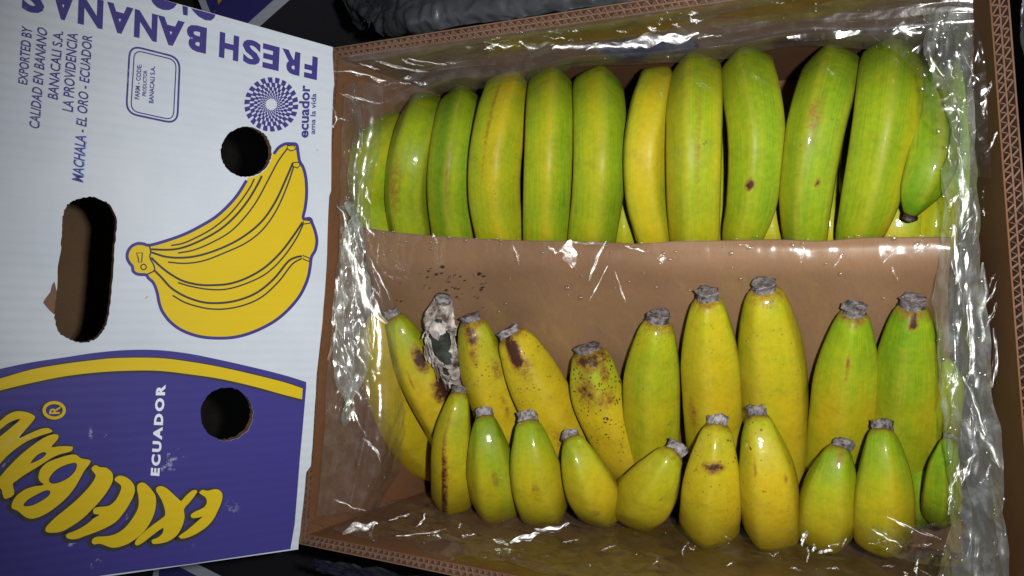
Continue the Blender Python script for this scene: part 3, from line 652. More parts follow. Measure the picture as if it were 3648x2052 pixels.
# ------------------------------------------------------------------ bananas
def spline(pts, n):
    p = [2 * pts[0] - pts[1]] + list(pts) + [2 * pts[-1] - pts[-2]]; dense = []
    m = len(pts) - 1
    for k in range(m * 40 + 1):
        t = k / 40; i = min(int(t), m - 1); t -= i; a, b, c, d = p[i:i + 4]
        dense.append((0.5 * ((2 * b) + (c - a) * t + (2 * a - 5 * b + 4 * c - d) * t * t + (3 * b - a - 3 * c + d) * t ** 3), i + t))
    L = [0]
    for a, b in zip(dense[:-1], dense[1:]): L.append(L[-1] + (b[0] - a[0]).length)
    out = []; k = 0
    for j in range(n + 1):
        s = L[-1] * j / n
        while k < len(L) - 2 and L[k + 1] < s: k += 1
        f = (s - L[k]) / max(L[k + 1] - L[k], 1e-9); out.append((dense[k][0].lerp(dense[k + 1][0], f), dense[k][1] + (dense[k + 1][1] - dense[k][1]) * f))
    return out, L[-1]
GRP = {'T': 'green bananas in the upper row', 'M': 'bananas standing in the middle row', 'F': 'bananas standing in the front row', 'U': 'bananas of the lower layer'}
def banana(label, pts, hw, row, green=(0.7, 0.6, 0.6), speck=0.0, tip='grey', phase=None, marks=(), warm=0.0, tipdir=None, tiplen=1.0, tipw=0.40, seed=None, endr=0.35, peel=None, grow=0.30, fullp=0.85):
    """pts: display pixels + height, from the tip end; hw: half widths in display pixels; green: at tip, middle, far end"""
    rr = random.Random(seed if seed is not None else label)
    P3 = [atd(*p) for p in pts]; rad = [h * S * depth(p) / FPX for h, p in zip(hw if isinstance(hw, (list, tuple)) else [hw] * len(pts), P3)]
    NR, NS = 64, 40; sp, Ltot = spline(P3, NR); ph = phase if phase is not None else rr.uniform(0, 1.2)
    base = sum(P3, Vector()) / len(P3); base = Vector((base.x, base.y, min(p.z for p in P3)))
    root = empty('banana', base); tag(root, label, 'banana', GRP[row])
    V = []; F = []; at_g = []; at_s = []; at_m = []; at_w = []; at_r = []; uvs = []
    o_n = Vector((rr.random() * 90, rr.random() * 90, 0)); frames = []
    c_, T_m = sp[NR // 2][0], (sp[NR // 2 + 1][0] - sp[NR // 2 - 1][0]).normalized(); prev_side = T_m.cross((CAM - c_).normalized()).normalized()
    for j, (c, t) in enumerate(sp):
        a = sp[max(j - 1, 0)][0]; b = sp[min(j + 1, NR)][0]; T = (b - a).normalized()
        view = (CAM - c).normalized(); side = T.cross(view)
        side = side.normalized() if side.length > 0.15 else (prev_side or (-RGT if T.y > 0 else RGT))
        if prev_side and side.dot(prev_side) < 0: side = -side
        if prev_side: side = (side * 0.4 + prev_side * 0.6); side = (side - T * side.dot(T)).normalized()
        prev_side = side; up = side.cross(T).normalized(); frames.append((c, T, side, up))
    for j, (c, t) in enumerate(sp):
        s = j / NR; i = min(int(t), len(rad) - 2); r = rad[i] + (rad[i + 1] - rad[i]) * (t - i)
        # taper at the tip: short neck, then shoulders
        if tip:
            x = min(s / grow, 1.0); k0 = tipw + (1 - tipw) * (math.sin(x * math.pi / 2) ** fullp); r *= k0
        else:
            x = min(s / 0.16, 1.0); r *= max(0.02, math.sqrt(max(0, 1 - (1 - x) ** 2))) 
        y = min((1 - s) / (0.10 if row == 'F' else 0.18), 1.0); r *= endr + (1 - endr) * math.sqrt(max(0.0, 1 - (1 - y) ** 2))
        c, T, side, up = frames[j]
        flat = (0.07 if row == 'T' else 0.058) * min(1.0, s / 0.10 + (0.6 if tip else 0)) * min(1, (1 - s) / 0.12)
        for k in range(NS):
            th = 2 * math.pi * k / NS; cc = math.cos(5 * (th - ph)); pk = math.exp(-((1 - cc) * 2.6))
            rad_ = r * (0.985 + flat * (cc * 0.45 + pk * 0.75 - .2) + 0.018 * noise.noise(Vector((s * 4, math.cos(th), math.sin(th))) + o_n))
            V.append(c + (up * math.cos(th) + side * math.sin(th)) * rad_ - base)
            if s < .3: g = green[0] + (green[1] - green[0]) * min(1, s / .28) ** 0.8
            elif s < .65: g = green[1]
            else: g = green[1] + (green[2] - green[1]) * (s - .65) / .35
            g += (0.34 if row == 'T' else 0.28) * noise.noise(Vector((s * 1.6, math.cos(th) * 1.1, math.sin(th) * 1.1)) + o_n) + (0.12 * math.cos(2.5 * (th - ph)) if row == 'T' else 0)
            mval = 0.0
            for (ms, mth, ls_, lt_, ma) in marks:
                d = ((s - ms) / ls_) ** 2 + (((th - mth + math.pi) % (2 * math.pi) - math.pi) / lt_) ** 2; mval = max(mval, ma * math.exp(-d))
            if tip and s < 0.05: mval = max(mval, 0.55 * (1 - s / 0.05))
            at_g.append(g); at_s.append(speck * max(0.0, 1.15 - 2.0 * s) if speck > 0 else -speck * math.exp(-((s - .55) / .15) ** 2)); at_m.append(mval)
            at_w.append(max(0.0, warm * (0.6 + noise.noise(Vector((s * 3, math.cos(th), math.sin(th))) * 1.2 + o_n)))); at_r.append(pk if s > .08 else 0); uvs.append((k / NS * 4, s * Ltot * 8))
    for j in range(NR):
        for k in range(NS):
            k2 = (k + 1) % NS; F.append((j * NS + k, j * NS + k2, (j + 1) * NS + k2, (j + 1) * NS + k))
    F.append(tuple(range(NS))[::-1]); F.append(tuple(NR * NS + k for k in range(NS)))
    o = link('peel', V, F, peel or M_BANANA, root, True); me = o.data
    for nm, dat in (('green', at_g), ('speck', at_s), ('mark', at_m), ('warm', at_w), ('ridge', at_r)):
        a = me.attributes.new(nm, 'FLOAT', 'POINT'); a.data.foreach_set('value', dat)
    uvl = me.uv_layers.new(name='peel'); arr = []
    for lo in me.loops: arr += uvs[lo.vertex_index]
    uvl.data.foreach_set('uv', arr)
    if tip:
        c, T, side, up = frames[0]; r0 = rad[0] * tipw * 0.93; tl = r0 * 0.95 * tiplen; mb = MB(); ns = 12; ringd = []
        dirn = (-T + (tipdir or Vector((0, 0, 0)))).normalized()
        prof = [(-0.25, 0.98), (0.1, 1.0), (0.4, 0.93), (0.75, 1.0), (1.0, 1.06), (1.04, 0.92), (0.92, 0.55), (0.88, 0.22)]
        for q, (l, rk) in enumerate(prof):
            for k in range(ns):
                th = 2 * math.pi * k / ns; rv = r0 * rk * (1 + 0.12 * math.cos(5 * (th - ph)) + 0.16 * noise.noise(Vector((math.cos(th) * 1.5, math.sin(th) * 1.5, q * .8)) + o_n) + rr.uniform(-.08, .08))
                ringd.append(c + dirn * (tl * l + ((rr.uniform(-.12, .12) + .35 * noise.noise(Vector((math.cos(th), math.sin(th), 7)) + o_n)) * tl if 2 < q else 0)) + (up * math.cos(th) + side * math.sin(th)) * rv - base)
        fs = [(q * ns + k, q * ns + (k + 1) % ns, (q + 1) * ns + (k + 1) % ns, (q + 1) * ns + k) for q in range(len(prof) - 1) for k in range(ns)]
        fs.append(tuple((len(prof) - 1) * ns + k for k in range(ns)))
        mb.add(ringd, [f[::-1] for f in fs]); t_ = mb.build('stem_end', {'grey': M_TIP, 'pale': M_TIPPALE, 'black': M_BLACK}[tip], root, True)
    return root

# upper row: (label, top x, top y, mid x, mid y, bottom x, half width, green top/mid/bottom, warm, taper at the bottom)
TOP = [
 ('pale green banana at the lid end of the upper row, half under film', 985, 275, 935, 420, 960, 62, (.75, .62, .5), .0, 1.0),
 ('green banana with orange patch near its bottom, beside the filmed end of upper row', 1068, 232, 1030, 410, 1035, 57, (.95, .72, .45), .25, 1.0),
 ('narrow green banana with dark ridge stripe, third from lid in the upper row', 1160, 218, 1135, 410, 1142, 56, (.85, .85, .55), .15, 1.0),
 ('yellow green banana with brown ridge scuffs, fourth from the lid in the upper row', 1278, 180, 1245, 400, 1258, 66, (.6, .45, .36), .1, 1.0),
 ('flat faced light green banana between yellow and orange edged ones in the upper row', 1385, 172, 1378, 400, 1372, 61, (.75, .6, .42), .1, 1.0),
 ('wet bright green banana with orange left edge and white glints in the upper row', 1502, 168, 1506, 400, 1487, 66, (.78, .7, .5), .1, 1.0),
 ('most yellow banana of the upper row, left of the faintly brown streaked one', 1652, 165, 1620, 380, 1645, 56, (.55, .36, .3), .12, .92),
 ('green yellow banana with a faint brown streak along its ridge in the upper row', 1752, 135, 1748, 380, 1750, 70, (.8, .48, .22), .2, .95),
 ('hooked green banana with one black dot below its middle', 1882, 120, 1906, 350, 1868, 70, (.9, .6, .25), .1, .75),
 ('long green banana with brown bruise at mid length in the upper row', 2092, 115, 2052, 340, 2028, 72, (.85, .66, .62), .1, .80),
 ('largest green banana leaning right with dark scar near its top', 2240, 95, 2222, 330, 2158, 78, (.8, .68, .75), .05, .72),
]
for idx, (lab, xt, yt, xm, ym, xb, w_, gr_, wm, tb) in enumerate(TOP):
    zt = .200 + 0.004 * math.sin(idx * 2.1)
    ya_, yb__, yc_ = yt + w_, ym, 600.0
    def qx(y): return xt * (y - yb__) * (y - yc_) / ((ya_ - yb__) * (ya_ - yc_)) + xm * (y - ya_) * (y - yc_) / ((yb__ - ya_) * (yb__ - yc_)) + xb * (y - ya_) * (y - yb__) / ((yc_ - ya_) * (yc_ - yb__))
    pts = [(xt + 4, yt + w_ * 0.95, .085), (xt, yt + w_ * 0.98, .150), (qx(yt + w_ + (ym - yt) * .25), yt + w_ + (ym - yt) * .25, zt - .010), (xm, ym, zt), (qx(500), 500, zt - .012), (xb, 600, zt - .036), (xb, 660, zt - .085)]
    mk = []
    if idx == 9: mk = [(.50, .15, .05, .35, .50), (.62, -.3, .008, .15, 1.2)]
    if idx == 1: mk = [(.60, .55, .09, .4, .50)]
    if idx == 2: mk = [(.58, .1, .12, .13, .55)]
    if idx == 5: mk = [(.30, -.1, .012, .2, .9)]
    if idx == 8: mk = [(.62, .18, .009, .15, 1.9)]
    if idx == 10: mk = [(.26, -.2, .018, .22, 1.25)]
    if idx == 3: mk = [(.45, .5, .2, .15, .47)]
    if idx == 7: mk = [(.55, -.1, .2, .13, .46)]
    hw = [w_ * .85, w_ * .95, w_ * 1.0, w_ * .99, w_ * .97 * (1 + (tb - 1) * .35), w_ * .92 * tb, w_ * .7 * tb]
    banana(lab, pts, hw, 'T', gr_, -0.35 if idx in (3, 9) else 0.06, None, marks=mk, warm=wm, seed=100 + idx)
banana('green banana with black stem end pointing down, right end of the upper row', [(2292, 535, .190), (2312, 480, .198), (2340, 400, .200), (2345, 300, .190), (2335, 220, .165), (2330, 190, .12)], [46, 62, 62, 56, 48, 42], 'T', (1.15, .85, .85), 0, 'black', tipw=.42, tiplen=1.0, seed=131, grow=.26)
banana('green banana seen through the film in the far right corner of the box', [(2428, 160, .10), (2424, 200, .135), (2414, 300, .145), (2408, 420, .140), (2400, 530, .12), (2396, 570, .08)], [40, 48, 48, 46, 42, 36], 'T', (.9, .85, .85), 0, None, seed=132)
# lower layer, peeping out between the upper ones
UND = [(1567, 470, 1572, 34, 'pale banana sliver in the gap before the most yellow one, under the upper row'), (1832, 300, 1826, 34, 'green sliver of a lower banana behind the hooked green one'), (1928, 470, 1935, 44, 'pale lower banana showing beside the tapering end of the hooked one'),
       (2090, 470, 2090, 40, 'lower banana showing below the gap left of the largest green one'), (2145, 330, 2142, 30, 'yellowish lower banana in the dark slit left of the largest green one'), (2265, 470, 2262, 60, 'broad pale lower banana under the black tipped one'), (2360, 470, 2352, 50, 'pale yellow lower banana beside the milky film at the right wall')]
for idx, (x0, y0, x1, w_, lab) in enumerate(UND):
    banana(lab, [(x0 + 2, y0 - 40, .06), (x0, y0 - 20, .115), (x0, y0 + 40, .140), ((x0 + x1) / 2, (y0 + 600) / 2 + 20, .146), (x1, 605, .138), (x1, 665, .09)], [w_ * .8, w_ * .9, w_, w_, w_, w_ * .8], 'U', (.5, .42, .35), 0, None, seed=200 + idx)

# middle row: tips up, bellies towards the viewer
def shz(y): 
    T_ = SHZ
    for (a, za), (b, zb) in zip(T_[:-1], T_[1:]):
        if y <= b: return za + (zb - za) * (y - a) / (b - a)
    return .03
MID = [
 ('yellow banana with black scrape and brown crushed end, leaning on the mouldy one', 988, 785, 1050, 930, 1112, 1060, 58, (.75, .08, .0), .35, .25, 'pale'),
 ('yellow banana with speckled neck and big grey tip beside the white mouldy one', 1186, 795, 1222, 940, 1282, 1110, 64, (.55, .12, .1), .9, .45, 'grey'),
 ('yellow banana with wet black rot under its tip, leaning right', 1284, 830, 1345, 960, 1428, 1120, 72, (.3, .05, .05), .9, .65, 'pale'),
 ('heavily speckled short banana with wide black tip in the middle row', 1480, 870, 1505, 990, 1575, 1150, 71, (.72, .10, .08), 2.0, .4, 'grey'),
 ('plain yellow green banana with dotted neck, left of the two tallest', 1655, 795, 1642, 960, 1640, 1150, 72, (.55, .36, .35), .55, .05, 'grey'),
 ('tall yellow banana with dark specks on its lower left side', 1780, 738, 1790, 920, 1800, 1140, 75, (.5, .16, .2), .4, .3, 'grey'),
 ('tallest banana of the middle row, yellow, with freckles under its tip', 1924, 715, 1945, 930, 1958, 1180, 84, (.38, .18, .3), .5, .15, 'grey'),
 ('banana with bright green neck and long wet glint on its ridge', 2148, 775, 2128, 960, 2100, 1200, 79, (1.05, .3, .28), .1, .1, 'grey'),
 ('greenest banana of the middle row with a black drop under its tip', 2296, 757, 2285, 950, 2262, 1200, 82, (1.0, .48, .45), .1, .0, 'grey'),
]
for idx, (lab, xt, yt, xm, ym, xb, yb_, w_, gr_, spk, wm, tp) in enumerate(MID):
    e = .8 * 0.020
    pts = [(xt, yt + 12, shz(yt) + .014), (xt + (xm - xt) * .35, yt + (ym - yt) * .38, shz(yt + (ym - yt) * .38) + .024), (xm, ym, shz(ym) + .034), (xm + (xb - xm) * .5, ym + (yb_ - ym) * .5, shz((ym + yb_) / 2) + .042), (xb, yb_, shz(yb_) + .040), (xb + (xb - xm) * .2, yb_ + 60, .045), (xb + (xb - xm) * .2, yb_ + 75, .02)]
    mk = []
    if idx == 0: mk = [(.15, -.3, .05, .3, 1.3), (.29, -.7, .045, .5, 1.5), (.05, 0, .02, .3, .4), (.2, .5, .08, .06, .6)]
    if idx == 2: mk = [(.045, .30, .055, .34, 1.7), (.10, .15, .06, .6, .5), (.4, .2, .08, .3, .45)]
    if idx == 1: mk = [(.035, .3, .035, .45, 1.0), (.09, .35, .05, .3, .6), (.16, -.5, .05, .3, .55), (.3, -.3, .06, .2, .5)]
    if idx == 3: mk = [(.02, 0, .03, 1.4, .9), (.12, .5, .07, .5, .72), (.16, -.3, .05, .5, .6), (.07, -.5, .04, .3, .7)]
    if idx == 8: mk = [(.022, -.1, .012, .22, 2.0), (.12, -.25, .03, .07, .5)]
    if idx == 7: mk = [(.12, .0, .06, .09, .6)]
    if idx == 5: mk = [(.36, .8, .08, .3, .55)]
    hw = [w_ * 0.98, w_ * .97, w_, w_ * .98, w_ * .9, w_ * .75, w_ * .6]
    banana(lab, pts, hw, 'M', gr_, spk, tp, marks=mk, warm=wm, seed=300 + idx, tipw=(.40, .44, .44, .50, .42, .40, .38, .40, .40)[idx], grow=.27, fullp=(.66, .56, .52, .46, .58, .60, .58, .66, .64)[idx], tiplen=(.9, .6, .6, .4, .8, .8, .7, .8, .7)[idx], phase=0.0 if idx == 7 else None)
banana('long yellow banana under the film at the lid end of the middle row', [(945, 790, .20), (948, 860, .185), (972, 980, .155), (1020, 1080, .12), (1075, 1150, .075), (1095, 1175, .04)], [40, 50, 60, 62, 58, 45], 'M', (.1, .0, .0), .1, None, warm=.35, seed=321)
banana('green yellow banana half hidden behind the milky film at the right wall', [(2385, 900, .165), (2378, 960, .160), (2362, 1040, .145), (2335, 1130, .115), (2305, 1200, .075), (2295, 1220, .04)], [34, 44, 50, 50, 44, 36], 'M', (.6, .5, .4), 0, None, seed=322)
# front row
FR = [
 ('leftmost front banana with black stripe down its ridge', 1155, 978, 1140, 1100, 1140, 1250, 54, (.55, .22, .2), .1, .35, 'grey'),
 ('front banana with green neck and greenish end, right of the black striped one', 1220, 1040, 1232, 1150, 1248, 1262, 64, (.95, .3, .6), .1, .2, 'pale'),
 ('front banana with pale furry tip and green neck, third from the lid', 1328, 1052, 1340, 1160, 1362, 1266, 70, (.8, .22, .3), .1, .2, 'pale'),
 ('small front banana leaning left with a hollow grey tip', 1440, 1098, 1468, 1180, 1508, 1270, 66, (.7, .12, .15), .1, .35, 'pale'),
 ('front banana tilted to the right with pale mouldy tip', 1692, 1130, 1655, 1200, 1612, 1270, 74, (.5, .08, .1), .25, .45, 'pale'),
 ('front banana with rust brown scab and dotted neck', 1804, 1060, 1795, 1180, 1786, 1312, 75, (.4, .05, .1), .8, .5, 'pale'),
 ('front banana with scattered black dots, right of the scabbed one', 1907, 1038, 1930, 1180, 1942, 1320, 74, (.6, .08, .05), .9, .4, 'grey'),
 ('front banana with dark brown tip bent right and green neck', 2110, 1118, 2090, 1220, 2076, 1325, 74, (.95, .22, .15), .05, .25, 'grey'),
 ('front banana with bright wet spot on its green neck', 2218, 1072, 2222, 1190, 2218, 1335, 72, (.95, .3, .3), .05, .15, 'grey'),
 ('narrow green banana at the right end of the front row', 2388, 1098, 2372, 1180, 2365, 1290, 46, (.9, .6, .55), .0, .0, 'grey'),
]
for idx, (lab, xt, yt, xm, ym, xb, yb_, w_, gr_, spk, wm, tp) in enumerate(FR):
    zt = .176 if yt < 1090 else .168
    tp_dx = .35
    pts = [(xt, yt + 12, zt), (xt + (xm - xt) * tp_dx, yt + (ym - yt) * .42, zt + .003), (xm, ym, zt - .002), (xm + (xb - xm) * .6, ym + (yb_ - ym) * .6, zt - .018), (xb, yb_ - 12, zt - .050), (xb + (xb - xm) * .05, yb_ - 8, zt - .090), (xb, yb_ - 14, zt - .125)]
    mk = []
    if idx == 0: mk = [(.40, .42, .33, .15, 1.15), (.30, -.75, .08, .14, .7)]
    if idx == 1: mk = [(.22, -.1, .05, .15, .62)]
    if idx == 2: mk = [(.24, .1, .05, .2, .5)]
    if idx == 3: mk = [(.3, .3, .05, .3, .45)]
    if idx == 6: mk = [(.16, .5, .04, .06, .7), (.2, -.6, .02, .1, .6)]
    if idx == 5: mk = [(.125, 0., .018, .5, 1.1)]
    if idx == 7: mk = [(.04, -.2, .02, .4, .5)]
    hw = [w_ * .95, w_ * .97, w_, w_ * 1.0, w_ * 1.0, w_ * .97, w_ * .9]
    banana(lab, pts, hw, 'F', gr_, spk, tp, marks=mk, warm=wm, seed=400 + idx, tipw=.40, grow=.33, fullp=.74, endr=.75, tiplen=1.0, tipdir=Vector((.45, 0, 0)) if idx == 7 else None)
banana('dark green banana in shade below the right end of the front row', [(2330, 1170, .12), (2318, 1215, .118), (2310, 1265, .105), (2306, 1310, .06)], [34, 42, 42, 36], 'M', (1.0, 1.0, 1.0), 0, None, seed=431)
bpy.data.objects[-1] if False else None

# the mouldy one: torn papery peel round dark flesh
mo = [(1114, 758, .198), (1106, 805, .192), (1112, 860, .184), (1128, 915, .172), (1142, 965, .150)]
mpts = [atd(*p) for p in mo]; mr = [h * S * depth(p) / FPX for h, p in zip((30, 37, 34, 26, 18), mpts)]
sp, Lm = spline(mpts, 80); rt = empty('banana', mpts[-1]); tag(rt, 'rotten banana with torn white mouldy peel and dark exposed flesh', 'banana', GRP['M'])
fr = []; prev = None
V = []; VI = []; ns = 56; rrn = random.Random(8)
for j, (c, t) in enumerate(sp):
    a = sp[max(j - 1, 0)][0]; b = sp[min(j + 1, 80)][0]; T = (b - a).normalized(); side = T.cross((CAM - c).normalized()).normalized(); up = side.cross(T)
    i = min(int(t), 3); r = mr[i] + (mr[i + 1] - mr[i]) * (t - i); s = j / 80
    rin = r * .90 * math.sqrt(max(0.02, 1 - abs(2 * s - 1) ** 4))
    for k in range(ns):
        th = 2 * math.pi * k / ns
        V.append(c + (up * math.cos(th) + side * math.sin(th)) * r * (1 + .16 * noise.noise(Vector((s * 9, math.cos(th) * 2, math.sin(th) * 2))) + .12 * abs(noise.noise(Vector((s * 16, math.cos(th) * 5, math.sin(th) * 5))))) * (0.75 + .25 * min(1, s / .12)) - mpts[-1])
        VI.append(c + (up * math.cos(th) + side * math.sin(th)) * rin - mpts[-1])
F = []; FI = []
for j in range(80):
    for k in range(ns):
        k2 = (k + 1) % ns; f = (j * ns + k, j * ns + k2, (j + 1) * ns + k2, (j + 1) * ns + k); FI.append(f)
        th = 2 * math.pi * k / ns; th = (th + math.pi) % (2 * math.pi) - math.pi; s = j / 80
        d1 = ((s - .37) / .25) ** 2 + ((th - .1) / .85) ** 2 + .55 * noise.noise(Vector((s * 14, th * 3, 1))); d2 = ((s - .68) / .06) ** 2 + ((th - .4) / .5) ** 2 + .6 * noise.noise(Vector((s * 16, th * 3, 4)))
        if d1 < 1 or d2 < 1 or s > .80 + .1 * noise.noise(Vector((th * 2, 3, 3))): continue
        F.append(f)
o = link('torn_peel', V, F, M_MOULD, rt, False); md = o.modifiers.new('thickness', 'SOLIDIFY'); md.thickness = 0.0012
mbf = MB(); rf = random.Random(4)
for q_ in range(26):
    j = rf.choice([4, 8, 12, 16, 46, 50, 54, 58, 62, 66, 70]) if q_ % 3 else rf.randint(18, 44); k = rf.choice([k_ for k_ in range(ns) if math.cos(2 * math.pi * k_ / ns) > -.1 and (not 18 <= j <= 44 or abs(math.sin(2 * math.pi * k_ / ns)) > .75)])
    p = V[j * ns + k]; c = sp[j][0] - mpts[-1]; nrm = (p - c).normalized(); t1 = (V[(j + 1) * ns + k] - p).normalized(); t2 = nrm.cross(t1); sz = rf.uniform(.003, .0075); lift = rf.uniform(.0008, .0035); m_ = 9; ring = []
    for a_ in range(m_):
        an = 2 * math.pi * a_ / m_; rr_ = sz * rf.uniform(.45, 1.25); ring.append(p + (t1 * math.cos(an) * 1.3 + t2 * math.sin(an)) * rr_ + nrm * (lift * (1 + math.cos(an - 1)) + rf.uniform(0, .001)))
    top_ = ring + [p + nrm * (lift + .0008)]; bot_ = [v - nrm * .0007 for v in top_]
    mbf.add(top_ + bot_, [(a_, (a_ + 1) % m_, m_) for a_ in range(m_)] + [(m_ + 1 + (a_ + 1) % m_, m_ + 1 + a_, 2 * m_ + 1) for a_ in range(m_)] + [(a_, m_ + 1 + a_, m_ + 1 + (a_ + 1) % m_, (a_ + 1) % m_) for a_ in range(m_)])
mbf.build('peel_flakes', M_MOULD, rt)
link('rotten_flesh', VI, FI + [tuple(range(ns))[::-1], tuple(80 * ns + k for k in range(ns))], M_ROT, rt, True)
mb = MB(); c = sp[0][0] - mpts[-1]; T = (sp[0][0] - sp[2][0]).normalized(); side = T.cross(Vector((0, 0, 1))).normalized(); up = side.cross(T); vs = []
for l, rk in ((-.004, .0062), (.002, .0060), (.0045, .0068), (.004, .003)):
    for k in range(10): th = k * math.pi / 5; vs.append(c + T * l + (up * math.cos(th) + side * math.sin(th)) * rk * rrn.uniform(.85, 1.15))
mb.add(vs, [(q * 10 + k, q * 10 + (k + 1) % 10, (q + 1) * 10 + (k + 1) % 10, (q + 1) * 10 + k) for q in range(3) for k in range(10)] + [tuple(30 + k for k in range(10))]); mb.build('stem_end', M_TIPPALE, rt, True)

# ------------------------------------------------------------------ plastic liner bag
lb = empty('liner_bag', (cen.x, cen.y, 0)); tag(lb, 'crinkled clear plastic liner bag folded around the carton walls', 'plastic bag')
lbW = []
def rimy(x): return (172 - .157 * (x * S - 1178)) / S       # display y of the far rim's outer edge
def rimb(x): return (1937 + .2065 * (x * S - 1066)) / S     # near rim
xs = [842, 960, 1120, 1290, 1460, 1640, 1820, 2010, 2200, 2400, 2530]
low = [330, 290, 232, 195, 165, 150, 135, 118, 108, 100, 100]
rows = []
for t, z in ((0.0, .2385), (.12, .234), (.26, .214), (.44, .196), (.66, .189), (.84, .184), (1.0, .166)):
    rows.append([(x, (rimy(x) + 22) * (1 - t) + (l - 3 + 10 * math.sin(x * .021)) * t, z) for x, l in zip(xs, low)])
gf = grid_at(rows)
for i in range(len(xs)):
    dist = (gf[3][i] - CAM).length
    for j, dd in ((4, .0015), (5, .001)): gf[j][i] = CAM + (gf[j][i] - CAM).normalized() * (dist + dd)
o, W, n2 = surface('far_side_fold', gf, 300, 80, F_SEMI, lb, 0.0055, 18, 11, stretch=(.35, 1.2, 1.4), fine=(.0006, 75), rid=.0014); lbW += W
def facing_strip(name, pts_top, pts_bot, z0, mat, seed, amp=.0016, nu=120, nv=24):
    mid = (CAM + FLASH_POS) / 2; g = []
    for k in range(4):
        row = []
        for (xa, yaa), (xb2, ybb) in zip(pts_top, pts_bot):
            t = k / 3; c0 = atd((xa + xb2) / 2, (yaa + ybb) / 2, z0); d0 = (c0 - mid).length
            p = atd(xa + (xb2 - xa) * t, yaa + (ybb - yaa) * t, z0); row.append(mid + (p - mid).normalized() * (d0 + .0006 * math.sin(xa * .05 + seed)))
        g.append(row)
    o, W, n = surface(name, g, nu, nv, mat, lb, amp, 26, seed, fine=(.0004, 90)); lbW.extend(W); return o
facing_strip('glint_strip', [(1980, 92), (2030, 84), (2100, 78), (2170, 76)], [(1985, 100), (2030, 104), (2100, 98), (2168, 84)], .218, F_CLEAR, 7, .0035, 60, 16)  # added strip of film, turned to camera and flash for a bright glint
rows = []
for t, z in ((0.0, .2395), (.25, .234), (.5, .225), (.75, .217), (1.0, .212)):
    rows.append([(x, (rimy(x) + 20) * (1 - t) + (rimy(x) + 20 + 55 + 12 * math.sin(x * .013) + 22 * (x > 1900)) * t, z) for x in (1230, 1400, 1600, 1800, 2000, 2200, 2330)])
o, W, n2 = surface('yellowish_fold', grid_at(rows), 220, 40, F_YELLOW, lb, 0.004, 22, 14, stretch=(.5, 1, 1.6), fine=(.0006, 70), rid=.0012); lbW += W
# lid end: draped over the end bananas
ys = [215, 330, 450, 560, 640, 740, 860, 960, 1060, 1180, 1290]
ca = [846, 846, 845, 842, 838, 834, 826, 818, 812, 800, 785]
cb = [862, 878, 872, 868, 872, 884, 880, 872, 868, 850, 830]
cc_ = [890, 905, 890, 896, 905, 925, 935, 930, 930, 905, 880]
ce_ = [960, 955, 930, 922, 930, 968, 985, 990, 1000, 985, 940]
rows = []
for y, a, b, c, e in zip(ys, ca, cb, cc_, ce_):
    hi = .222 if y < 620 else .215
    rows.append([(a, y, .243), (b, y - 5, .228), (c, y - 8, .215), ((c + e) / 2, y - 4, hi - .002 if y < 620 else .21), (e, y + 6, .212 if y < 620 else max(.20 - max(0, y - 900) * .0003, .11))])
o, W, n2 = surface('lid_end_fold', grid_at(rows), 110, 280, F_SEMI, lb, 0.0085, 20, 21, stretch=(1.2, .5, 1), fine=(.0008, 80), rid=.0022); lbW += W
rows = []
for y, a, b in ((520, 866, 874), (575, 852, 925), (650, 842, 930), (740, 838, 945), (840, 832, 940), (930, 834, 935), (1010, 840, 890), (1060, 846, 862)):
    rows.append([(a, y, .246), (a + (b - a) * .3, y - 6, .236), (a + (b - a) * .6, y + 4, .228), (b, y, .226)])
o, W, n2 = surface('crumpled_fold', grid_at(rows), 70, 170, F_MILKY, lb, 0.008, 27, 25, stretch=(1.4, .6, 1), fine=(.0014, 90), rid=.0035); lbW += W
# right wall: milky bunched film
ys = [20, 120, 230, 350, 480, 600, 720, 850, 980, 1100, 1230, 1350, 1460]
ra = [2345, 2362, 2400, 2424, 2416, 2406, 2390, 2388, 2400, 2412, 2428, 2415, 2395]
rb = [2390, 2405, 2432, 2446, 2440, 2434, 2425, 2428, 2438, 2450, 2462, 2462, 2455]
rc = [2476, 2484, 2492, 2497, 2498, 2500, 2506, 2518, 2526, 2540, 2550, 2558, 2562]
rows = []
for y, a, b, c in zip(ys, ra, rb, rc):
    rows.append([(a, y, .214 if y < 620 else .208), ((a + b) / 2, y + 5, .222), (b, y, .226), ((b + c) / 2, y, .232), (c, y, .2395)])
o, W, n2 = surface('right_wall_fold', grid_at(rows), 120, 320, F_MILKY, lb, 0.008, 23, 31, stretch=(1.4, .42, 1), fine=(.0015, 88), rid=.0038); lbW += W
rows = [[(2185, 85, .236), (2260, 60, .238), (2340, 50, .238), (2420, 40, .24)], [(2250, 110, .235), (2310, 110, .238), (2390, 100, .238), (2470, 95, .24)], [(2310, 170, .233), (2350, 180, .236), (2420, 190, .237), (2490, 200, .24)], [(2345, 290, .228), (2380, 300, .234), (2430, 310, .235), (2500, 320, .24)], [(2372, 420, .224), (2395, 430, .230), (2440, 440, .234), (2510, 450, .24)]]
o, W, n2 = surface('corner_fold', grid_at(rows), 110, 120, F_CLEAR, lb, 0.008, 26, 35, fine=(.0010, 80), rid=.003); lbW += W
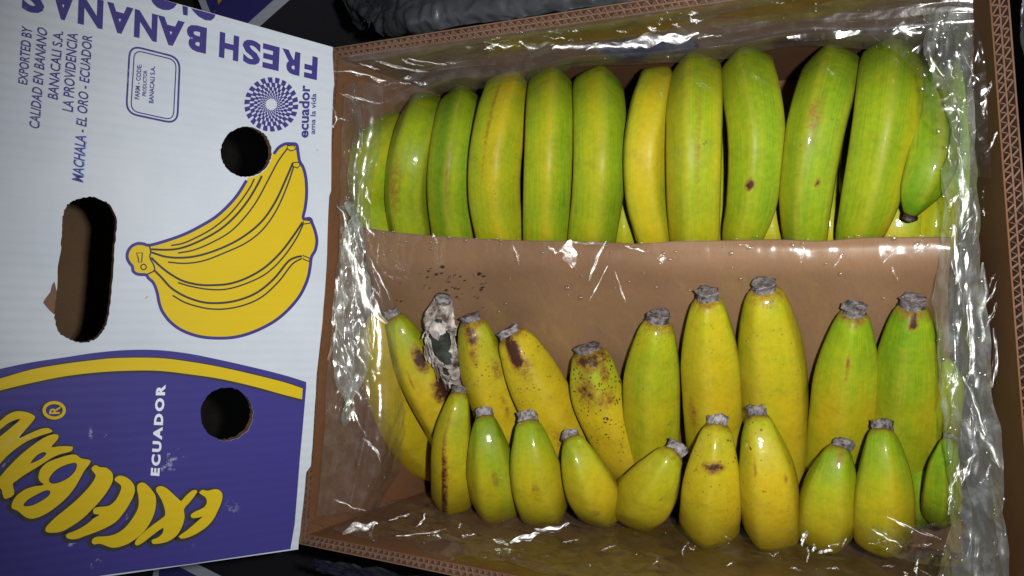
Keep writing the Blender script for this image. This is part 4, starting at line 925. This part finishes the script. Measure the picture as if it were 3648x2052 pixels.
# near side
xs = [785, 900, 1040, 1180, 1330, 1500, 1680, 1860, 2050, 2240, 2420, 2540]
tp = [1235, 1262, 1280, 1292, 1305, 1315, 1335, 1352, 1362, 1368, 1330, 1300]
rows = []
for t, z in ((0.0, .095), (.12, .118), (.3, .146), (.5, .178), (.68, .204), (.86, .229), (1.0, .2390)):
    rows.append([(x, (y + 8 * math.sin(x * .017)) * (1 - t) + (rimb(x) - 22) * t, z) for x, y in zip(xs, tp)])
o, W, n2 = surface('near_side_fold', grid_at(rows), 340, 90, F_CLEAR, lb, 0.012, 24, 41, stretch=(.7, 1.1, 1.4), fine=(.0010, 75), rid=.004); lbW += W
rows = []
xs = [1120, 1300, 1480, 1660, 1840, 2020, 2200, 2360]
tp = [1330, 1318, 1330, 1338, 1370, 1390, 1410, 1420]
for t, z in ((0.0, .125), (.3, .160), (.6, .196), (.85, .226), (1.0, .2397)):
    rows.append([(x, ((y + 10 * math.sin(x * .03)) * (1 - t) + (rimb(x) - 24) * t) * (1 - q) + (rimb(x) - 26 + 3 * t) * q, z * (1 - q) + (.235 + .004 * t) * q) for x, y, q in zip(xs, tp, (1, .45, .12, 0, 0, 0, .1, .6))])
o, W, n2 = surface('yellowish_fold', grid_at(rows), 240, 50, F_YELLOW, lb, 0.005, 24, 45, stretch=(.6, 1, 1.5), fine=(.0007, 70), rid=.0018); lbW += W
rows = [[(2190, 1335, .19), (2260, 1330, .20), (2340, 1320, .21), (2430, 1310, .225)], [(2200, 1375, .20), (2280, 1380, .208), (2360, 1375, .215), (2440, 1370, .23)], [(2260, 1420, .215), (2330, 1430, .22), (2400, 1440, .228), (2470, 1450, .236)]]
o, W, n2 = surface('corner_fold', grid_at(rows), 90, 70, F_CLEAR, lb, 0.007, 26, 48, fine=(.0010, 80), rid=.003); lbW += W

# puckers: film pieces added and turned to the flash to catch highlights
MIDF = (CAM + FLASH_POS) / 2
def glint_patches(name, items, mat, seed, parent):
    mb = MB(); rq = random.Random(seed); off = parent.location if parent else Vector((0, 0, 0))
    for (cx_, cy_, ln, wd, ang, z0) in items:
        a_ = R(ang); n_ = 14; m_ = 6; c0 = atd(cx_, cy_, z0); d0 = (c0 - CAM).length; dm = (c0 - MIDF).length; pxm = S * d0 / FPX; hh = wd * pxm * rq.uniform(.03, .13) * min(1.0, 14 / wd); k1 = rq.uniform(-.5, .5); sd = rq.random() * 50; vs = []
        sx = rq.gauss(0, .05); sy = rq.gauss(0, .05)
        for i in range(n_ + 1):
            for j in range(m_ + 1):
                u = i / n_ * 2 - 1; v = j / m_ * 2 - 1; wv = wd / 2 * (1 - .75 * u * u) * (1 + .5 * noise.noise(Vector((u * 2.4, sd, 0))))
                x = u * ln / 2; y = v * wv + k1 * wd * u * u + .5 * wd * noise.noise(Vector((u * 1.7, sd, 3)))
                p = atd(cx_ + x * math.cos(a_) - y * math.sin(a_), cy_ + x * math.sin(a_) + y * math.cos(a_), z0)
                b = hh * (1 - v * v) * (1 - u * u) + .0003 * noise.noise(Vector((u * 4, v * 2, sd))) + (sx * v * wv + sy * u * ln / 2) * pxm
                vs.append(MIDF + (p - MIDF).normalized() * (dm - b) - off)
        mb.add(vs, [(i * (m_ + 1) + j, (i + 1) * (m_ + 1) + j, (i + 1) * (m_ + 1) + j + 1, i * (m_ + 1) + j + 1) for i in range(n_) for j in range(m_)])
    return tag(mb.build(name, mat, parent, True), kind='stuff')
rq = random.Random(77)
near = [(905, 1325, 95, 22, -14, .236), (1005, 1300, 60, 8, -20, .226), (880, 1272, 90, 9, 20, .22), (1060, 1342, 130, 8, -8, .238), (1320, 1352, 80, 16, -18, .232), (1390, 1332, 90, 16, -10, .22)]
for k in range(34):
    x = rq.uniform(850, 2350); y = (1300 + (x - 850) * .05) + rq.uniform(-8, 75) * (.5 + .5 * (x > 1100)); near.append((x, min(y, rimb(x) - 35), rq.uniform(14, 46), rq.uniform(4, 12), rq.choice((-70, -20, 0, 15, 100)) + rq.uniform(-20, 20), .236))
glint_patches('film_glint', near, F_GLINT, 1, lb)
left = [(846, 290, 60, 16, 80, .25), (862, 300, 34, 12, 10, .245), (905, 250, 110, 8, 15, .235), (900, 185, 150, 12, 8, .236), (880, 640, 120, 13, 82, .24), (897, 690, 190, 26, 74, .236), (930, 740, 170, 30, 66, .232), (862, 720, 150, 10, 94, .243), (958, 700, 120, 9, 62, .226), (948, 840, 110, 12, 78, .222), (842, 850, 120, 14, 100, .245), (870, 930, 60, 16, 40, .23), (900, 1060, 90, 8, 60, .215), (940, 1130, 80, 10, 50, .205), (870, 560, 100, 16, 70, .238), (925, 570, 60, 12, 60, .225), (905, 480, 120, 10, 100, .23)]
for k in range(30): left.append((rq.uniform(845, 950), rq.uniform(480, 1000), rq.uniform(14, 70), rq.uniform(3, 9), rq.uniform(50, 115), .240))
glint_patches('film_glint', left, F_GLINT, 2, lb)
divp = [(1432, 640, 70, 38, 75, .2215), (1500, 655, 110, 9, 115, .2205), (1512, 700, 130, 5, 118, .208), (1663, 652, 26, 18, 100, .2215), (1395, 632, 40, 16, 20, .2225), (1095, 598, 28, 9, 60, .222), (2020, 640, 44, 9, 100, .222), (2110, 655, 46, 8, 120, .221), (2240, 640, 60, 8, 130, .222), (2250, 690, 40, 10, 60, .212), (1880, 618, 40, 8, 20, .223), (1300, 640, 50, 6, 70, .222), (1600, 628, 60, 9, 15, .223), (2320, 625, 50, 9, 150, .223), (1480, 612, 90, 10, 4, .2235), (1560, 720, 90, 5, 70, .204)]
pk = glint_patches('film_glint', divp, F_GLINT, 3, None); pk.parent = fd
right = [(2405, 640, 150, 20, 88, .235), (2470, 760, 200, 26, 92, .236), (2440, 860, 130, 14, 84, .234), (2400, 980, 90, 22, 95, .232), (2455, 1020, 160, 20, 70, .237), (2490, 1120, 120, 26, 60, .238), (2430, 1180, 90, 24, 110, .234), (2300, 1330, 150, 10, 22, .228), (2230, 1352, 90, 14, 30, .224), (2420, 430, 120, 16, 85, .235), (2452, 560, 110, 16, 92, .237), (2400, 250, 90, 14, 70, .236), (2350, 160, 80, 12, 60, .236), (2290, 70, 60, 12, 20, .238), (2505, 900, 150, 14, 90, .239)]
for k in range(44): right.append((rq.uniform(2385, 2500), rq.uniform(150, 1300), rq.uniform(12, 80), rq.uniform(4, 13), rq.uniform(55, 125), .2385))
glint_patches('film_glint', right, F_GLINT, 6, lb)
topp = [(rq.uniform(900, 1150), rq.uniform(150, 215), rq.uniform(15, 60), rq.uniform(4, 9), rq.uniform(-5, 25), .232) for k in range(10)] + [(rq.uniform(1200, 2350), 0, rq.uniform(14, 46), rq.uniform(5, 14), rq.uniform(-30, 40), .236) for k in range(24)]
topp += [(1190, 110, 70, 20, -6, .222), (1262, 114, 95, 18, 6, .222), (1350, 118, 90, 20, 2, .222), (1440, 116, 105, 18, -2, .222), (1530, 112, 115, 26, -4, .222), (1622, 106, 115, 30, -6, .222), (1705, 98, 110, 24, -6, .222), (1785, 90, 60, 12, -6, .222), (1075, 158, 100, 9, 10, .225), (1010, 170, 140, 7, 12, .225)]
topp = [(x, y if y else rimy(x) + rq.uniform(32, 85), l, w_, a_, z) for x, y, l, w_, a_, z in topp]
glint_patches('film_glint', topp, F_GLINT, 4, lb)

# ------------------------------------------------------------------ water drops on film, paper and fruit
ico = bmesh.new(); bmesh.ops.create_icosphere(ico, subdivisions=2, radius=1.0); IV = [v.co.copy() for v in ico.verts]; IF = [tuple(v.index for v in f.verts) for f in ico.faces]; ico.free()
mb = MB(); rr = random.Random(12)
def drop(p, r): mb.add([p + Vector((v.x * r, v.y * r * rr.uniform(.9, 1.1), v.z * r * .6)) for v in IV], IF)
for k in range(300): drop(rr.choice(lbW) + Vector((0, 0, .0006)), 0.0005 + 0.0016 * rr.random() ** 3)
for k in range(90): drop(fdW[int(len(fdW) * 0.5 * rr.random() ** 2.2)] + Vector((0, 0, .0006)), 0.0006 + 0.0014 * rr.random() ** 2)
dr = mb.build('water_drops', M_WATER, None, True); tag(dr, 'clear water drops scattered over the plastic film and paper', 'water drops', kind='stuff')

# ------------------------------------------------------------------ dark plastic around the box
rows = []
for t, z in ((0.0, .226), (.18, .232), (.42, .222), (.7, .20), (1.0, .15)):
    rows.append([(x, (rimy(x) - 4 - 6) * (1 - t) + (y) * t, z - dz) for x, y, dz in ((905, 40, .10), (960, -30, .05), (1040, -110, .01), (1180, -170, 0), (1350, -190, 0), (1550, -220, 0), (1800, -260, 0))])
rows[0][0] = (930, 30, .15); rows[1][0] = (905, 15, .14); rows[2][0] = (880, -10, .12)
rows[0][1] = (985, 58, .19); rows[0][2] = (1060, 68, .216)
o, W, n2 = surface('dark_plastic_bag', grid_at(rows), 160, 60, M_BAG, None, 0.005, 22, 61, fine=(.0022, 75), rid=.003); tag(o, 'crumpled dark grey plastic bag with wet glints beyond the far rim', 'plastic bag')
rows = []
for t, z in ((0.0, .231), (.4, .205), (.75, .13), (1.0, .05)):
    rows.append([(x, rimb(x) + 3 + 42 * t, z) for x in (800, 950, 1100, 1280, 1480, 1700, 2000)])
o, W, n2 = surface('dark_plastic_wrap', grid_at(rows), 160, 40, M_BAG, None, 0.005, 24, 65, fine=(.001, 80), rid=.003); tag(o, 'black glossy plastic wrap along the outside of the near carton wall', 'plastic wrap')
rows = []
for y in (-60, 150, 400, 700, 1000, 1300, 1600):
    xo = (3580 + (y * S + 200) * .0778) / S + 5
    rows.append([(xo, y, .229), (xo + 30, y, .222), (xo + 80, y, .19), (xo + 140, y, .10)])
o, W, n2 = surface('dark_plastic_wrap', grid_at(rows), 40, 140, M_BAG, None, 0.006, 22, 69, fine=(.0012, 80), rid=.003); tag(o, 'dark grey plastic with bright glints outside the right carton wall', 'plastic wrap')
